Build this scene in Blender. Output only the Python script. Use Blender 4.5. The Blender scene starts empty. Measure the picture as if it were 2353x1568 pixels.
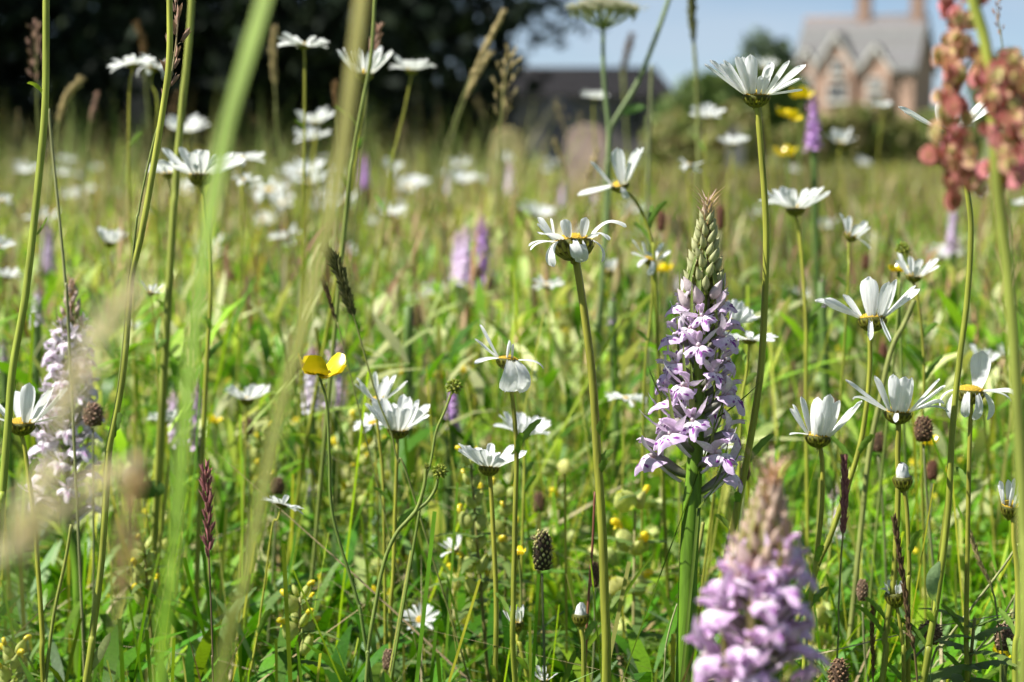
import bpy, math, random
import numpy as np
from mathutils import Vector, Matrix, Euler

RND = random.Random(11)
NPR = np.random.default_rng(5)
SC = bpy.context.scene
COL = SC.collection
rad = math.radians

# ---------------------------------------------------------------- camera
CAM_H = 0.42
PITCH = math.atan((784 - 345) / 5507)
FPX = 5507.0                      # focal length in pixels of a 2353 px wide picture
FOCUS = 0.87
cam_data = bpy.data.cameras.new('camera')
cam = bpy.data.objects.new('camera', cam_data)
COL.objects.link(cam)
cam.location = (0, 0, CAM_H)
cam.rotation_euler = (math.pi / 2 - PITCH, 0, 0)
cam_data.sensor_width = 23.5
cam_data.lens = 55
cam_data.clip_start = 0.01
cam_data.clip_end = 3000
cam_data.dof.use_dof = True
cam_data.dof.focus_distance = FOCUS
cam_data.dof.aperture_fstop = 10.5
SC.camera = cam

# ---------------------------------------------------------------- world, sun, exposure
SUN_AZ, SUN_EL = rad(256), rad(50)          # azimuth clockwise from +Y: the sun stands to the left, a little behind the camera
world = bpy.data.worlds.new('World')
SC.world = world
world.use_nodes = True
wn = world.node_tree
for n in list(wn.nodes):
    wn.nodes.remove(n)
sky = wn.nodes.new('ShaderNodeTexSky')
sky.sky_type = 'NISHITA'
sky.sun_disc = False
sky.sun_elevation = SUN_EL
sky.sun_rotation = SUN_AZ
sky.air_density = 0.5
sky.dust_density = 0.0
sky.ozone_density = 1.0
bg = wn.nodes.new('ShaderNodeBackground')
bg.inputs['Strength'].default_value = 0.052
out = wn.nodes.new('ShaderNodeOutputWorld')
tc = wn.nodes.new('ShaderNodeTexCoord')
mp = wn.nodes.new('ShaderNodeMapping')
mp.inputs['Scale'].default_value = (9, 9, 34)
nz = wn.nodes.new('ShaderNodeTexNoise')
nz.inputs['Scale'].default_value = 1.0
nz.inputs['Detail'].default_value = 5
cr = wn.nodes.new('ShaderNodeValToRGB')
cr.color_ramp.elements[0].position = 0.34
cr.color_ramp.elements[1].position = 0.66
cr.color_ramp.elements[1].color = (0.62, 0.62, 0.62, 1)
mixc = wn.nodes.new('ShaderNodeMixRGB')
mixc.inputs['Color2'].default_value = (5.3, 6.3, 7.5, 1)   # thin cloud
wn.links.new(tc.outputs['Generated'], mp.inputs['Vector'])
wn.links.new(mp.outputs['Vector'], nz.inputs['Vector'])
wn.links.new(nz.outputs['Fac'], cr.inputs['Fac'])
wn.links.new(cr.outputs['Color'], mixc.inputs['Fac'])
wn.links.new(sky.outputs['Color'], mixc.inputs['Color1'])
wn.links.new(mixc.outputs['Color'], bg.inputs['Color'])
wn.links.new(bg.outputs['Background'], out.inputs['Surface'])

sl = bpy.data.lights.new('sun', 'SUN')
sl.energy = 5.0
sl.angle = rad(0.53)
sl.color = (1.0, 0.97, 0.915)
so = bpy.data.objects.new('sun', sl)
COL.objects.link(so)
S_DIR = Vector((math.sin(SUN_AZ) * math.cos(SUN_EL), math.cos(SUN_AZ) * math.cos(SUN_EL), math.sin(SUN_EL)))
so.rotation_euler = S_DIR.to_track_quat('Z', 'Y').to_euler()
so.location = S_DIR * 50

SC.view_settings.view_transform = 'Standard'
SC.view_settings.look = 'None'
SC.view_settings.exposure = 1.05
SC.view_settings.gamma = 1
SC.view_settings.use_curve_mapping = False
SC.render.engine = 'CYCLES'
SC.cycles.use_denoising = True
SC.cycles.use_adaptive_sampling = True
SC.cycles.adaptive_threshold = 0.04
SC.cycles.max_bounces = 4
SC.cycles.diffuse_bounces = 3
SC.cycles.glossy_bounces = 2
SC.cycles.transmission_bounces = 3
SC.cycles.caustics_reflective = False
SC.cycles.caustics_refractive = False

# ---------------------------------------------------------------- materials
def nodes_of(name):
    m = bpy.data.materials.new(name)
    m.use_nodes = True
    nt = m.node_tree
    for n in list(nt.nodes):
        nt.nodes.remove(n)
    o = nt.nodes.new('ShaderNodeOutputMaterial')
    p = nt.nodes.new('ShaderNodeBsdfPrincipled')
    return m, nt, o, p

def vcol_mat(name, rough=0.5, spec=0.5, transl=0.0, tcol=(1, 1, 1), grain=0.12, gscale=900.0, bump=0.0, stretch=None, obvar=0.0, coord='Object'):
    """Colour from the mesh's own 'Col' attribute, broken up by fine grain; thin parts let light through."""
    m, nt, o, p = nodes_of(name)
    at = nt.nodes.new('ShaderNodeAttribute'); at.attribute_name = 'Col'
    t = nt.nodes.new('ShaderNodeTexCoord')
    mp_ = nt.nodes.new('ShaderNodeMapping')
    if stretch: mp_.inputs['Scale'].default_value = stretch
    nz_ = nt.nodes.new('ShaderNodeTexNoise')
    nz_.inputs['Scale'].default_value = gscale
    nz_.inputs['Detail'].default_value = 3
    nt.links.new(t.outputs[coord], mp_.inputs['Vector'])
    nt.links.new(mp_.outputs['Vector'], nz_.inputs['Vector'])
    mr = nt.nodes.new('ShaderNodeMapRange')
    mr.inputs['From Min'].default_value = 0.3; mr.inputs['From Max'].default_value = 0.7
    mr.inputs['To Min'].default_value = 1 - grain; mr.inputs['To Max'].default_value = 1 + grain
    nt.links.new(nz_.outputs['Fac'], mr.inputs['Value'])
    mul = nt.nodes.new('ShaderNodeVectorMath'); mul.operation = 'SCALE'
    nt.links.new(at.outputs['Color'], mul.inputs[0])
    fac = mr.outputs['Result']
    if obvar:
        oi = nt.nodes.new('ShaderNodeObjectInfo')
        mr2 = nt.nodes.new('ShaderNodeMapRange')
        mr2.inputs['To Min'].default_value = 1 - obvar; mr2.inputs['To Max'].default_value = 1 + obvar * 0.6
        nt.links.new(oi.outputs['Random'], mr2.inputs['Value'])
        mm = nt.nodes.new('ShaderNodeMath'); mm.operation = 'MULTIPLY'
        nt.links.new(fac, mm.inputs[0]); nt.links.new(mr2.outputs['Result'], mm.inputs[1])
        fac = mm.outputs['Value']
    nt.links.new(fac, mul.inputs['Scale'])
    nt.links.new(mul.outputs['Vector'], p.inputs['Base Color'])
    p.inputs['Roughness'].default_value = rough
    p.inputs['Specular IOR Level'].default_value = spec
    if bump:
        b = nt.nodes.new('ShaderNodeBump'); b.inputs['Strength'].default_value = bump; b.inputs['Distance'].default_value = 0.0006
        nt.links.new(nz_.outputs['Fac'], b.inputs['Height']); nt.links.new(b.outputs['Normal'], p.inputs['Normal'])
    if transl > 0:
        tr = nt.nodes.new('ShaderNodeBsdfTranslucent')
        tm = nt.nodes.new('ShaderNodeMixRGB'); tm.blend_type = 'MULTIPLY'; tm.inputs['Fac'].default_value = 1
        tm.inputs['Color2'].default_value = (*tcol, 1)
        nt.links.new(mul.outputs['Vector'], tm.inputs['Color1'])
        nt.links.new(tm.outputs['Color'], tr.inputs['Color'])
        mx = nt.nodes.new('ShaderNodeMixShader'); mx.inputs['Fac'].default_value = transl
        nt.links.new(p.outputs['BSDF'], mx.inputs[1]); nt.links.new(tr.outputs['BSDF'], mx.inputs[2])
        nt.links.new(mx.outputs['Shader'], o.inputs['Surface'])
    else:
        nt.links.new(p.outputs['BSDF'], o.inputs['Surface'])
    return m

M_GRASS = vcol_mat('grass_blade', 0.5, 0.18, 0.5, (1.4, 1.4, 0.4), 0.18, 60)
M_LEAF = vcol_mat('leaf', 0.45, 0.25, 0.36, (1.3, 1.3, 0.5), 0.16, 700, 0.3)
M_STEM = vcol_mat('stem', 0.5, 0.3, 0.14, (1.2, 1.15, 0.6), 0.3, 420, 0.5, (1, 1, 0.1))
M_PETAL = vcol_mat('petal', 0.6, 0.2, 0.44, (1.0, 1.0, 0.97), 0.09, 1.0, 0.45, (2.5, 34, 2.5))
M_ORCHID = vcol_mat('orchid_petal', 0.5, 0.35, 0.3, (1.05, 0.95, 1.05), 0.1, 1100, 0.2, obvar=0.1)
M_DRY = vcol_mat('seed_head', 0.7, 0.25, 0.15, (1.1, 1.0, 0.8), 0.25, 900, 0.4)
M_DISC = vcol_mat('disc_floret', 0.6, 0.3, 0.1, (1, 1, 0.6), 0.2, 1500, 0.4)
M_YEW = vcol_mat('yew_needles', 0.7, 0.2, 0.1, (1, 1.1, 0.7), 0.25, 6)
M_BUSH = vcol_mat('shrub_leaf', 0.6, 0.3, 0.2, (1.1, 1.2, 0.6), 0.25, 3)
M_BARK = vcol_mat('bark', 0.9, 0.2, 0, grain=0.35, gscale=9, bump=0.8, stretch=(1, 1, 0.25))
M_STONE = vcol_mat('weathered_stone', 0.9, 0.2, 0, grain=0.3, gscale=14, bump=0.6)
M_WALL = vcol_mat('building_wall', 0.9, 0.2, 0, grain=0.14, gscale=4, bump=0.3)
M_ROOF = vcol_mat('roof_slate', 0.8, 0.3, 0, grain=0.22, gscale=5, bump=0.3)
M_GLASS = vcol_mat('window_glass', 0.1, 0.6, 0, grain=0.05, gscale=2)
M_FRUIT = vcol_mat('papery_fruit', 0.55, 0.2, 0.36, (1.1, 1.0, 0.8), 0.18, 700, 0.3)
M_FUZZ = vcol_mat('feathery_seed_head', 0.8, 0.15, 0.45, (1, 1, 0.9), 0.2, 900)

# ---------------------------------------------------------------- helpers
def P(px, py, d):
    """World point seen at picture pixel (px, py) of the 2353 x 1568 frame, d metres along the viewing axis."""
    f = Vector((0, math.cos(PITCH), -math.sin(PITCH)))
    u = Vector((0, math.sin(PITCH), math.cos(PITCH)))
    return Vector((0, 0, CAM_H)) + d * (f + Vector((1, 0, 0)) * ((px - 1176.5) / FPX) + u * ((784 - py) / FPX))

class MB:
    """Collects vertices, faces and one colour per vertex; build() links them as one mesh object."""
    def __init__(self): self.v = []; self.f = []; self.c = []
    def add(self, vs, fs, cs):
        o = len(self.v)
        self.v.extend([tuple(x) for x in vs])
        self.f.extend([tuple(i + o for i in f) for f in fs])
        if len(cs) == 3 and not hasattr(cs[0], '__len__'): cs = [cs] * len(vs)
        self.c.extend(cs)
    def box(self, lo, hi, c):
        x0, y0, z0 = lo; x1, y1, z1 = hi
        self.add([(x0,y0,z0),(x1,y0,z0),(x1,y1,z0),(x0,y1,z0),(x0,y0,z1),(x1,y0,z1),(x1,y1,z1),(x0,y1,z1)],
                 [(0,3,2,1),(4,5,6,7),(0,1,5,4),(1,2,6,5),(2,3,7,6),(3,0,4,7)], c)
    def mesh(self, name, mat, smooth=True, off=None):
        me = bpy.data.meshes.new(name)
        v = np.array(self.v, dtype=np.float32).reshape(-1, 3)
        if off is not None: v = v - np.array(off, dtype=np.float32)
        me.from_pydata(v.tolist(), [], self.f)
        a = me.color_attributes.new('Col', 'FLOAT_COLOR', 'POINT')
        c = np.ones((len(self.v), 4), dtype=np.float32); c[:, :3] = np.array(self.c, dtype=np.float32).reshape(-1, 3)
        a.data.foreach_set('color', c.ravel())
        if smooth: me.polygons.foreach_set('use_smooth', [True] * len(me.polygons))
        me.materials.append(mat)
        return me
    def build(self, name, mat, parent=None, smooth=True, off=None):
        return link(name, self.mesh(name, mat, smooth, off), parent)

def link(name, me, parent=None, loc=None, rot=None, scale=None, mw=None):
    o = bpy.data.objects.new(name, me)
    COL.objects.link(o)
    o.parent = parent
    if mw is not None: o.matrix_basis = mw
    else:
        if loc is not None: o.location = loc
        if rot is not None: o.rotation_euler = rot
        if scale is not None: o.scale = scale if hasattr(scale, '__len__') else (scale,) * 3
    return o

def tag(o, label, cat, group=None, kind=None):
    if label: o['label'] = label
    if cat: o['category'] = cat
    if group: o['group'] = group
    if kind: o['kind'] = kind
    return o

def thing(name, base, label, cat, group=None):
    o = bpy.data.objects.new(name, None)
    COL.objects.link(o)
    o.location = base
    o.empty_display_size = 0.02
    return tag(o, label, cat, group)

def catmull(pts, n=6):
    pts = [Vector(p) for p in pts]
    if len(pts) < 3:
        return [pts[0].lerp(pts[-1], i / n) for i in range(n + 1)]
    q = [pts[0] * 2 - pts[1]] + pts + [pts[-1] * 2 - pts[-2]]
    r = []
    for i in range(1, len(q) - 2):
        a, b, c, d = q[i-1], q[i], q[i+1], q[i+2]
        for k in range(n):
            t = k / n
            r.append(0.5 * ((2*b) + (c-a)*t + (2*a-5*b+4*c-d)*t*t + (3*b-a-3*c+d)*t*t*t))
    r.append(pts[-1])
    return r

def lerp3(a, b, t): return tuple(a[i] + (b[i] - a[i]) * t for i in range(3))
def vary(c, k, r=RND):
    s = 1 + r.uniform(-k, k)
    return tuple(max(0.003, x * s * (1 + r.uniform(-k, k) * 0.4)) for x in c)

def frames(pts):
    T = []
    for i in range(len(pts)):
        a = pts[max(0, i-1)]; b = pts[min(len(pts)-1, i+1)]
        t = (b - a); T.append(t.normalized() if t.length > 1e-9 else Vector((0, 0, 1)))
    n = T[0].orthogonal().normalized(); N = [n]
    for i in range(1, len(pts)):
        n = N[-1] - T[i] * N[-1].dot(T[i])
        n = n.normalized() if n.length > 1e-6 else T[i].orthogonal().normalized()
        N.append(n)
    return T, N

def tube(mb, pts, rads, cols, n=7, ridge=0.0, cap=True):
    pts = [Vector(p) for p in pts]
    T, N = frames(pts)
    m = len(pts); vs = []; cs = []
    for i in range(m):
        t = i / max(1, m-1)
        r = rads(t) if callable(rads) else rads[0] + (rads[-1] - rads[0]) * t
        c = cols(t) if callable(cols) else (cols if not hasattr(cols[0], '__len__') else lerp3(cols[0], cols[-1], t))
        B = T[i].cross(N[i])
        for k in range(n):
            a = 2 * math.pi * k / n
            rr = r * (1 + (ridge if k % 2 else -ridge))
            vs.append(pts[i] + (N[i] * math.cos(a) + B * math.sin(a)) * rr)
            cs.append(tuple(x * (0.86 if ridge and k % 2 == 0 else 1.0) for x in c))
    fs = [(i*n+k, i*n+(k+1) % n, (i+1)*n+(k+1) % n, (i+1)*n+k) for i in range(m-1) for k in range(n)]
    if cap:
        fs.append(tuple(range((m-1)*n, m*n))); fs.append(tuple(reversed(range(n))))
    mb.add(vs, fs, cs)

def strip(mb, pts, widths, side, cols, fold=0.15, wave=0.0, tooth=0.0):
    """A leaf or blade: a strip along pts with a creased midrib; side is the width direction."""
    pts = [Vector(p) for p in pts]; m = len(pts)
    vs = []; cs = []
    for i, p in enumerate(pts):
        t = i / (m-1)
        w = widths(t) if callable(widths) else widths
        tg = (pts[min(m-1, i+1)] - pts[max(0, i-1)])
        tg = tg.normalized() if tg.length > 1e-9 else Vector((0, 0, 1))
        s = Vector(side); s = s - tg * s.dot(tg)
        s = s.normalized() if s.length > 1e-5 else tg.orthogonal().normalized()
        nrm = s.cross(tg)
        if tooth: w *= 1 + tooth * (1 if i % 2 else -1)
        wv = math.sin(t * 17) * wave * w
        c = cols(t) if callable(cols) else (cols if not hasattr(cols[0], '__len__') else lerp3(cols[0], cols[-1], t))
        vs += [p - s * w / 2 + nrm * (fold * w + wv), p, p + s * w / 2 + nrm * (fold * w - wv)]
        cs += [c, tuple(x * 1.15 for x in c), c]
    fs = []
    for i in range(m-1):
        a = i*3
        fs += [(a, a+1, a+4, a+3), (a+1, a+2, a+5, a+4)]
    mb.add(vs, fs, cs)

def lathe(mb, prof, n, cols, M=None):
    """prof: list of (r, z); closed ends where r is ~0."""
    vs = []; cs = []
    for i, (r, z) in enumerate(prof):
        c = cols(i / (len(prof)-1)) if callable(cols) else cols
        for k in range(n):
            a = 2*math.pi*k/n
            v = Vector((r*math.cos(a), r*math.sin(a), z)); vs.append(M @ v if M is not None else v); cs.append(c)
    fs = [(i*n+k, i*n+(k+1) % n, (i+1)*n+(k+1) % n, (i+1)*n+k) for i in range(len(prof)-1) for k in range(n)]
    mb.add(vs, fs, cs)

def axis_matrix(o, z, spin=0.0):
    z = Vector(z).normalized()
    q = z.to_track_quat('Z', 'Y')
    return Matrix.Translation(o) @ q.to_matrix().to_4x4() @ Matrix.Rotation(spin, 4, 'Z')

def np_mesh(name, V, F, C, mat, smooth=True):
    """V (n,3), F (m,4) quads, C (n,3)."""
    me = bpy.data.meshes.new(name)
    me.vertices.add(len(V)); me.vertices.foreach_set('co', V.astype(np.float32).ravel())
    me.loops.add(F.size); me.loops.foreach_set('vertex_index', F.astype(np.int32).ravel())
    me.polygons.add(len(F)); me.polygons.foreach_set('loop_start', np.arange(0, F.size, F.shape[1], dtype=np.int32))
    if smooth: me.polygons.foreach_set('use_smooth', np.ones(len(F), dtype=bool))
    me.update(calc_edges=True)
    a = me.color_attributes.new('Col', 'FLOAT_COLOR', 'POINT')
    c = np.ones((len(V), 4), dtype=np.float32); c[:, :3] = C
    a.data.foreach_set('color', c.ravel())
    me.materials.append(mat)
    return me

def ground_z(y):
    if y < 60: return 0.0
    t = min(1.0, (y - 60) / 140); return 2.2 * t * t * (3 - 2*t)
# ================================================================ the setting
# ---------------------------------------------------------------- ground
def soil_mat():
    m, nt, o, p = nodes_of('meadow_soil')
    t = nt.nodes.new('ShaderNodeTexCoord')
    n1 = nt.nodes.new('ShaderNodeTexNoise'); n1.inputs['Scale'].default_value = 2.2; n1.inputs['Detail'].default_value = 8
    n2 = nt.nodes.new('ShaderNodeTexNoise'); n2.inputs['Scale'].default_value = 90; n2.inputs['Detail'].default_value = 4
    r = nt.nodes.new('ShaderNodeValToRGB')
    r.color_ramp.elements[0].color = (0.055, 0.075, 0.022, 1); r.color_ramp.elements[0].position = 0.3
    r.color_ramp.elements[1].color = (0.15, 0.165, 0.06, 1); r.color_ramp.elements[1].position = 0.72
    mx = nt.nodes.new('ShaderNodeMath'); mx.operation = 'MULTIPLY_ADD'; mx.inputs[1].default_value = 0.5
    nt.links.new(t.outputs['Object'], n1.inputs['Vector']); nt.links.new(t.outputs['Object'], n2.inputs['Vector'])
    hf = nt.nodes.new('ShaderNodeMath'); hf.operation = 'MULTIPLY'; hf.inputs[1].default_value = 0.5
    nt.links.new(n1.outputs['Fac'], mx.inputs[0]); nt.links.new(n2.outputs['Fac'], hf.inputs[0]); nt.links.new(hf.outputs['Value'], mx.inputs[2])
    nt.links.new(mx.outputs['Value'], r.inputs['Fac'])
    nt.links.new(r.outputs['Color'], p.inputs['Base Color']); p.inputs['Roughness'].default_value = 0.95
    b = nt.nodes.new('ShaderNodeBump'); b.inputs['Distance'].default_value = 0.02
    nt.links.new(n2.outputs['Fac'], b.inputs['Height']); nt.links.new(b.outputs['Normal'], p.inputs['Normal'])
    nt.links.new(p.outputs['BSDF'], o.inputs['Surface'])
    return m
M_SOIL = soil_mat()
ys = [-40, -8, 0, 1, 2, 4, 8, 16, 30, 45] + list(range(60, 220, 10)) + [260, 400, 800, 1600]
xs = [-1200, -400, -120, -40, -15, -5, 0, 5, 15, 40, 120, 400, 1200]
gb = MB()
gb.add([(x, y, ground_z(y)) for y in ys for x in xs],
       [(j*len(xs)+i, j*len(xs)+i+1, (j+1)*len(xs)+i+1, (j+1)*len(xs)+i) for j in range(len(ys)-1) for i in range(len(xs)-1)], (0.1, 0.12, 0.04))
tag(gb.build('ground', M_SOIL), 'grassy churchyard ground rising gently to the house', None, kind='structure')

# ---------------------------------------------------------------- leaf masses
def leaf_cloud(centres, radii, n, size, cols, seed, flat=0.75, shell=0.5, aspect=2.2, core=None):
    """n small bent leaves spread through a union of ellipsoids, uneven at the edge."""
    r = np.random.default_rng(seed)
    centres = np.array(centres, float); radii = np.array(radii, float)
    w = np.prod(radii, axis=1) ** 0.67; w /= w.sum()
    k = r.choice(len(centres), n, p=w)
    d = r.normal(size=(n, 3)); d /= np.linalg.norm(d, axis=1)[:, None]
    rr = shell + (1 - shell) * r.random(n) ** 0.6
    # clumps: push out along lumpy directions
    lump = 1 + 0.16 * np.sin(d[:, 0]*7 + k) * np.sin(d[:, 2]*8 + k*2.1) + 0.1 * np.sin(d[:, 1]*13 + d[:, 2]*11 + k)
    c = centres[k] + d * radii[k] * (rr * lump)[:, None]
    nrm = d * 0.6 + r.normal(size=(n, 3)) * flat
    nrm /= np.linalg.norm(nrm, axis=1)[:, None]
    a = np.cross(nrm, r.normal(size=(n, 3))); a /= np.linalg.norm(a, axis=1)[:, None]
    b = np.cross(nrm, a)
    s = size * r.uniform(0.6, 1.4, n)[:, None]
    V = np.stack([c - a*s*aspect/2, c - b*s/2 + nrm*s*0.12, c + a*s*aspect/2, c + b*s/2 + nrm*s*0.12], 1).reshape(-1, 3)
    F = np.arange(n*4).reshape(-1, 4)
    pal = np.array(cols, float)
    cc = pal[r.integers(0, len(pal), n)] * r.uniform(0.75, 1.25, n)[:, None]
    C = np.repeat(cc, 4, axis=0)
    return V, F, C

def make_tree(name, base, label, trunk_h, trunk_r, centres, radii, n, size, cols, seed, mat, lean=0.3, cat='tree', group=None, limbs=7):
    t = thing(name, base, label, cat, group)
    rr = random.Random(seed)
    tb = MB()
    top = Vector((rr.uniform(-lean, lean), rr.uniform(-lean, lean), trunk_h))
    tube(tb, catmull([(0, 0, -0.1), (top.x*0.2, top.y*0.2, trunk_h*0.35), tuple(top)], 5), lambda q: trunk_r*(1.35 - 1.1*q), (0.06, 0.045, 0.035), 10)
    tb.build('trunk', M_BARK, t)
    for i in range(limbs):
        c = Vector(centres[i % len(centres)]); lb = MB()
        st = top * rr.uniform(0.25, 0.9)
        e = st.lerp(c, 0.9)
        mid = st.lerp(e, 0.5) + Vector((0, 0, 0.08*trunk_h))
        tube(lb, catmull([st, mid, e], 4), lambda q: trunk_r*0.38*(1.05 - q), (0.06, 0.045, 0.035), 6)
        lb.build('limb', M_BARK, t)
    V, F, C = leaf_cloud(centres, radii, n, size, cols, seed)
    link('crown', np_mesh('crown', V, F, C, mat, False), t)
    return t

YEW = [(0.010, 0.018, 0.009), (0.014, 0.026, 0.011), (0.007, 0.012, 0.007), (0.02, 0.032, 0.012)]
def blobs(seed, n, box, rlo, rhi):
    r = random.Random(seed)
    return ([tuple(r.uniform(box[i], box[i+3]) for i in range(3)) for _ in range(n)],
            [tuple(r.uniform(rlo, rhi) * k for k in (1.1, 1.1, 0.75)) for _ in range(n)])
# two yews that close off the left half of the view; their skirts sweep down to the grass
c, r_ = blobs(3, 14, (-1.6, -1.6, 1.2, 1.6, 1.6, 6.0), 1.1, 1.7)
c += [(1.5, -0.2, 1.4), (1.45, 0.2, 2.6), (1.2, 0.0, 3.6), (1.15, -0.9, 1.0), (0.7, -1.3, 1.6), (-0.6, -1.5, 1.0), (1.4, -0.4, 2.2)]; r_ += [(0.95, 0.9, 0.9), (0.95, 0.9, 0.9), (1.1, 1.0, 0.9), (0.95, 0.9, 0.75), (1.0, 0.9, 0.8), (1.2, 0.9, 0.9), (0.9, 0.9, 0.8)]
make_tree('yew_tree', (-2.2, 21.5, 0), 'dark yew standing next to the open sky, pale sky flecks through its edge', 5.5, 0.35, c, r_, 34000, 0.075, YEW, 31, M_YEW)
c, r_ = blobs(4, 16, (-2.0, -1.8, 1.0, 2.0, 1.8, 7.0), 1.2, 2.0)
c += [(0.4, -1.9, 1.1), (-1.2, -1.9, 1.2), (1.6, -1.6, 1.3)]; r_ += [(1.5, 0.9, 1.0)]*3
make_tree('yew_tree', (-5.2, 22.5, 0), 'black-green yew behind the tall blurred grass stems, filling the dark backdrop', 6.5, 0.42, c, r_, 26000, 0.085, YEW, 32, M_YEW)
c, r_ = blobs(5, 16, (-2.4, -2.0, 1.6, 2.4, 2.0, 8.0), 1.3, 2.1)
make_tree('yew_tree', (-9.5, 19.5, 0), 'large yew added mostly outside the frame to shade the other yews', 7.5, 0.5, c, r_, 20000, 0.11, YEW, 33, M_YEW)  # third yew, added beside the view to cast shade on the other two

# evergreen bushes added as a dark mass to deepen the shade below the yews
for i, (x, y, w, h, lb) in enumerate([(-0.75, 24.5, 1.3, 1.15, 'darkening evergreen bush added under the yew nearest to the open sky'), (-2.3, 25.0, 2.2, 1.9, 'black-green evergreen thicket added to darken between the yew trunks'), (-4.2, 25.0, 2.4, 2.1, 'evergreen thicket added as dark backing behind the narrow grey gravestone'), (-6.2, 25.0, 2.4, 2.2, 'evergreen thicket added to deepen the shade at the picture edge'), (-1.5, 26.5, 1.6, 2.6, 'taller evergreen bush added as dark backing behind the yew skirts')]):
    cs = [(random.Random(i*9+j).uniform(-0.4, 0.4)*w, random.Random(i*7+j).uniform(-0.4, 0.4), h*(0.2+0.09*j)) for j in range(7)]
    rs = [(w*0.32, 0.7, h*0.26)]*7
    make_tree('dark_filler_bush', (x, y, 0), lb, h*0.6, 0.05, cs, rs, 5200, 0.075, YEW, 120+i, M_YEW, lean=0.1, cat='shrub', group='evergreens added to darken the gaps under the yews', limbs=5)

# ---------------------------------------------------------------- gravestones
def gravestone(px, top, w_px, d, label, col, style='round', thick=0.09, lean=0.0, turn=0.0):
    x = (px - 1176.5) / FPX * d
    ztop = P(px, top, d).z
    w = w_px / FPX * d
    t = thing('gravestone', (x, d, 0), label, 'gravestone', 'gravestones in the churchyard')
    mb = MB(); n = 14
    outl = [(-w/2, -0.15)]
    if style == 'round':
        zs = ztop - w*0.42
        outl += [(-w/2, zs)] + [(-w/2*math.cos(math.pi*k/n), zs + w*0.42*math.sin(math.pi*k/n)) for k in range(1, n)] + [(w/2, zs)]
    elif style == 'shoulder':
        zs = ztop - w*0.5
        outl += [(-w/2, zs), (-w*0.36, zs), (-w*0.36, zs+w*0.1)] + [(-w*0.36*math.cos(math.pi*k/n), zs + w*0.1 + w*0.4*math.sin(math.pi*k/n)) for k in range(1, n)] + [(w*0.36, zs+w*0.1), (w*0.36, zs), (w/2, zs)]
    else:
        outl += [(-w*0.4, ztop - w*0.5), (0, ztop), (w*0.4, ztop - w*0.5)]
    outl += [(w/2, -0.15)]
    m = len(outl)
    rr = random.Random(int(px))
    cs = [vary(col, 0.12, rr) for _ in range(2*m)]
    vs = [(a, -thick/2, z) for a, z in outl] + [(a, thick/2, z) for a, z in outl]
    mb.add(vs, [tuple(range(m)), tuple(reversed(range(m, 2*m)))] + [(i, i+m, (i+1) % m + m, (i+1) % m) for i in range(m)], cs)
    o = mb.build('slab', M_STONE, t, smooth=False)
    bv = o.modifiers.new('bevel', 'BEVEL'); bv.width = 0.012; bv.segments = 2; bv.limit_method = 'ANGLE'
    pb = MB(); pb.box((-w*0.62, -thick*1.3, -0.1), (w*0.62, thick*1.3, 0.12), vary(col, 0.1, rr)); pb.build('plinth', M_STONE, t, smooth=False)
    t.rotation_euler = (0, lean, turn)
    return t
gravestone(1350, 286, 98, 17, 'round-topped pinkish brown gravestone in sun below the dark-roofed outbuilding', (0.30, 0.225, 0.185), turn=-0.2)
gravestone(1166, 294, 70, 18, 'small round-topped gravestone yellowed with lichen at the yew\'s edge', (0.42, 0.36, 0.17), 'round')
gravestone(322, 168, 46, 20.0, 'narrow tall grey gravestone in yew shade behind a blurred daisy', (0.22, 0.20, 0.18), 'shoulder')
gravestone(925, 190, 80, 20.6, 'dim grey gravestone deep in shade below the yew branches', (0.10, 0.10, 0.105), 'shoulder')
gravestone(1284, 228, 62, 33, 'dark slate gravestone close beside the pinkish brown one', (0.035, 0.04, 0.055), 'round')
gravestone(1690, 290, 42, 48, 'grey gravestone low among the hedge, under the tallest in-focus daisy', (0.19, 0.18, 0.17), 'point')

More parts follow.
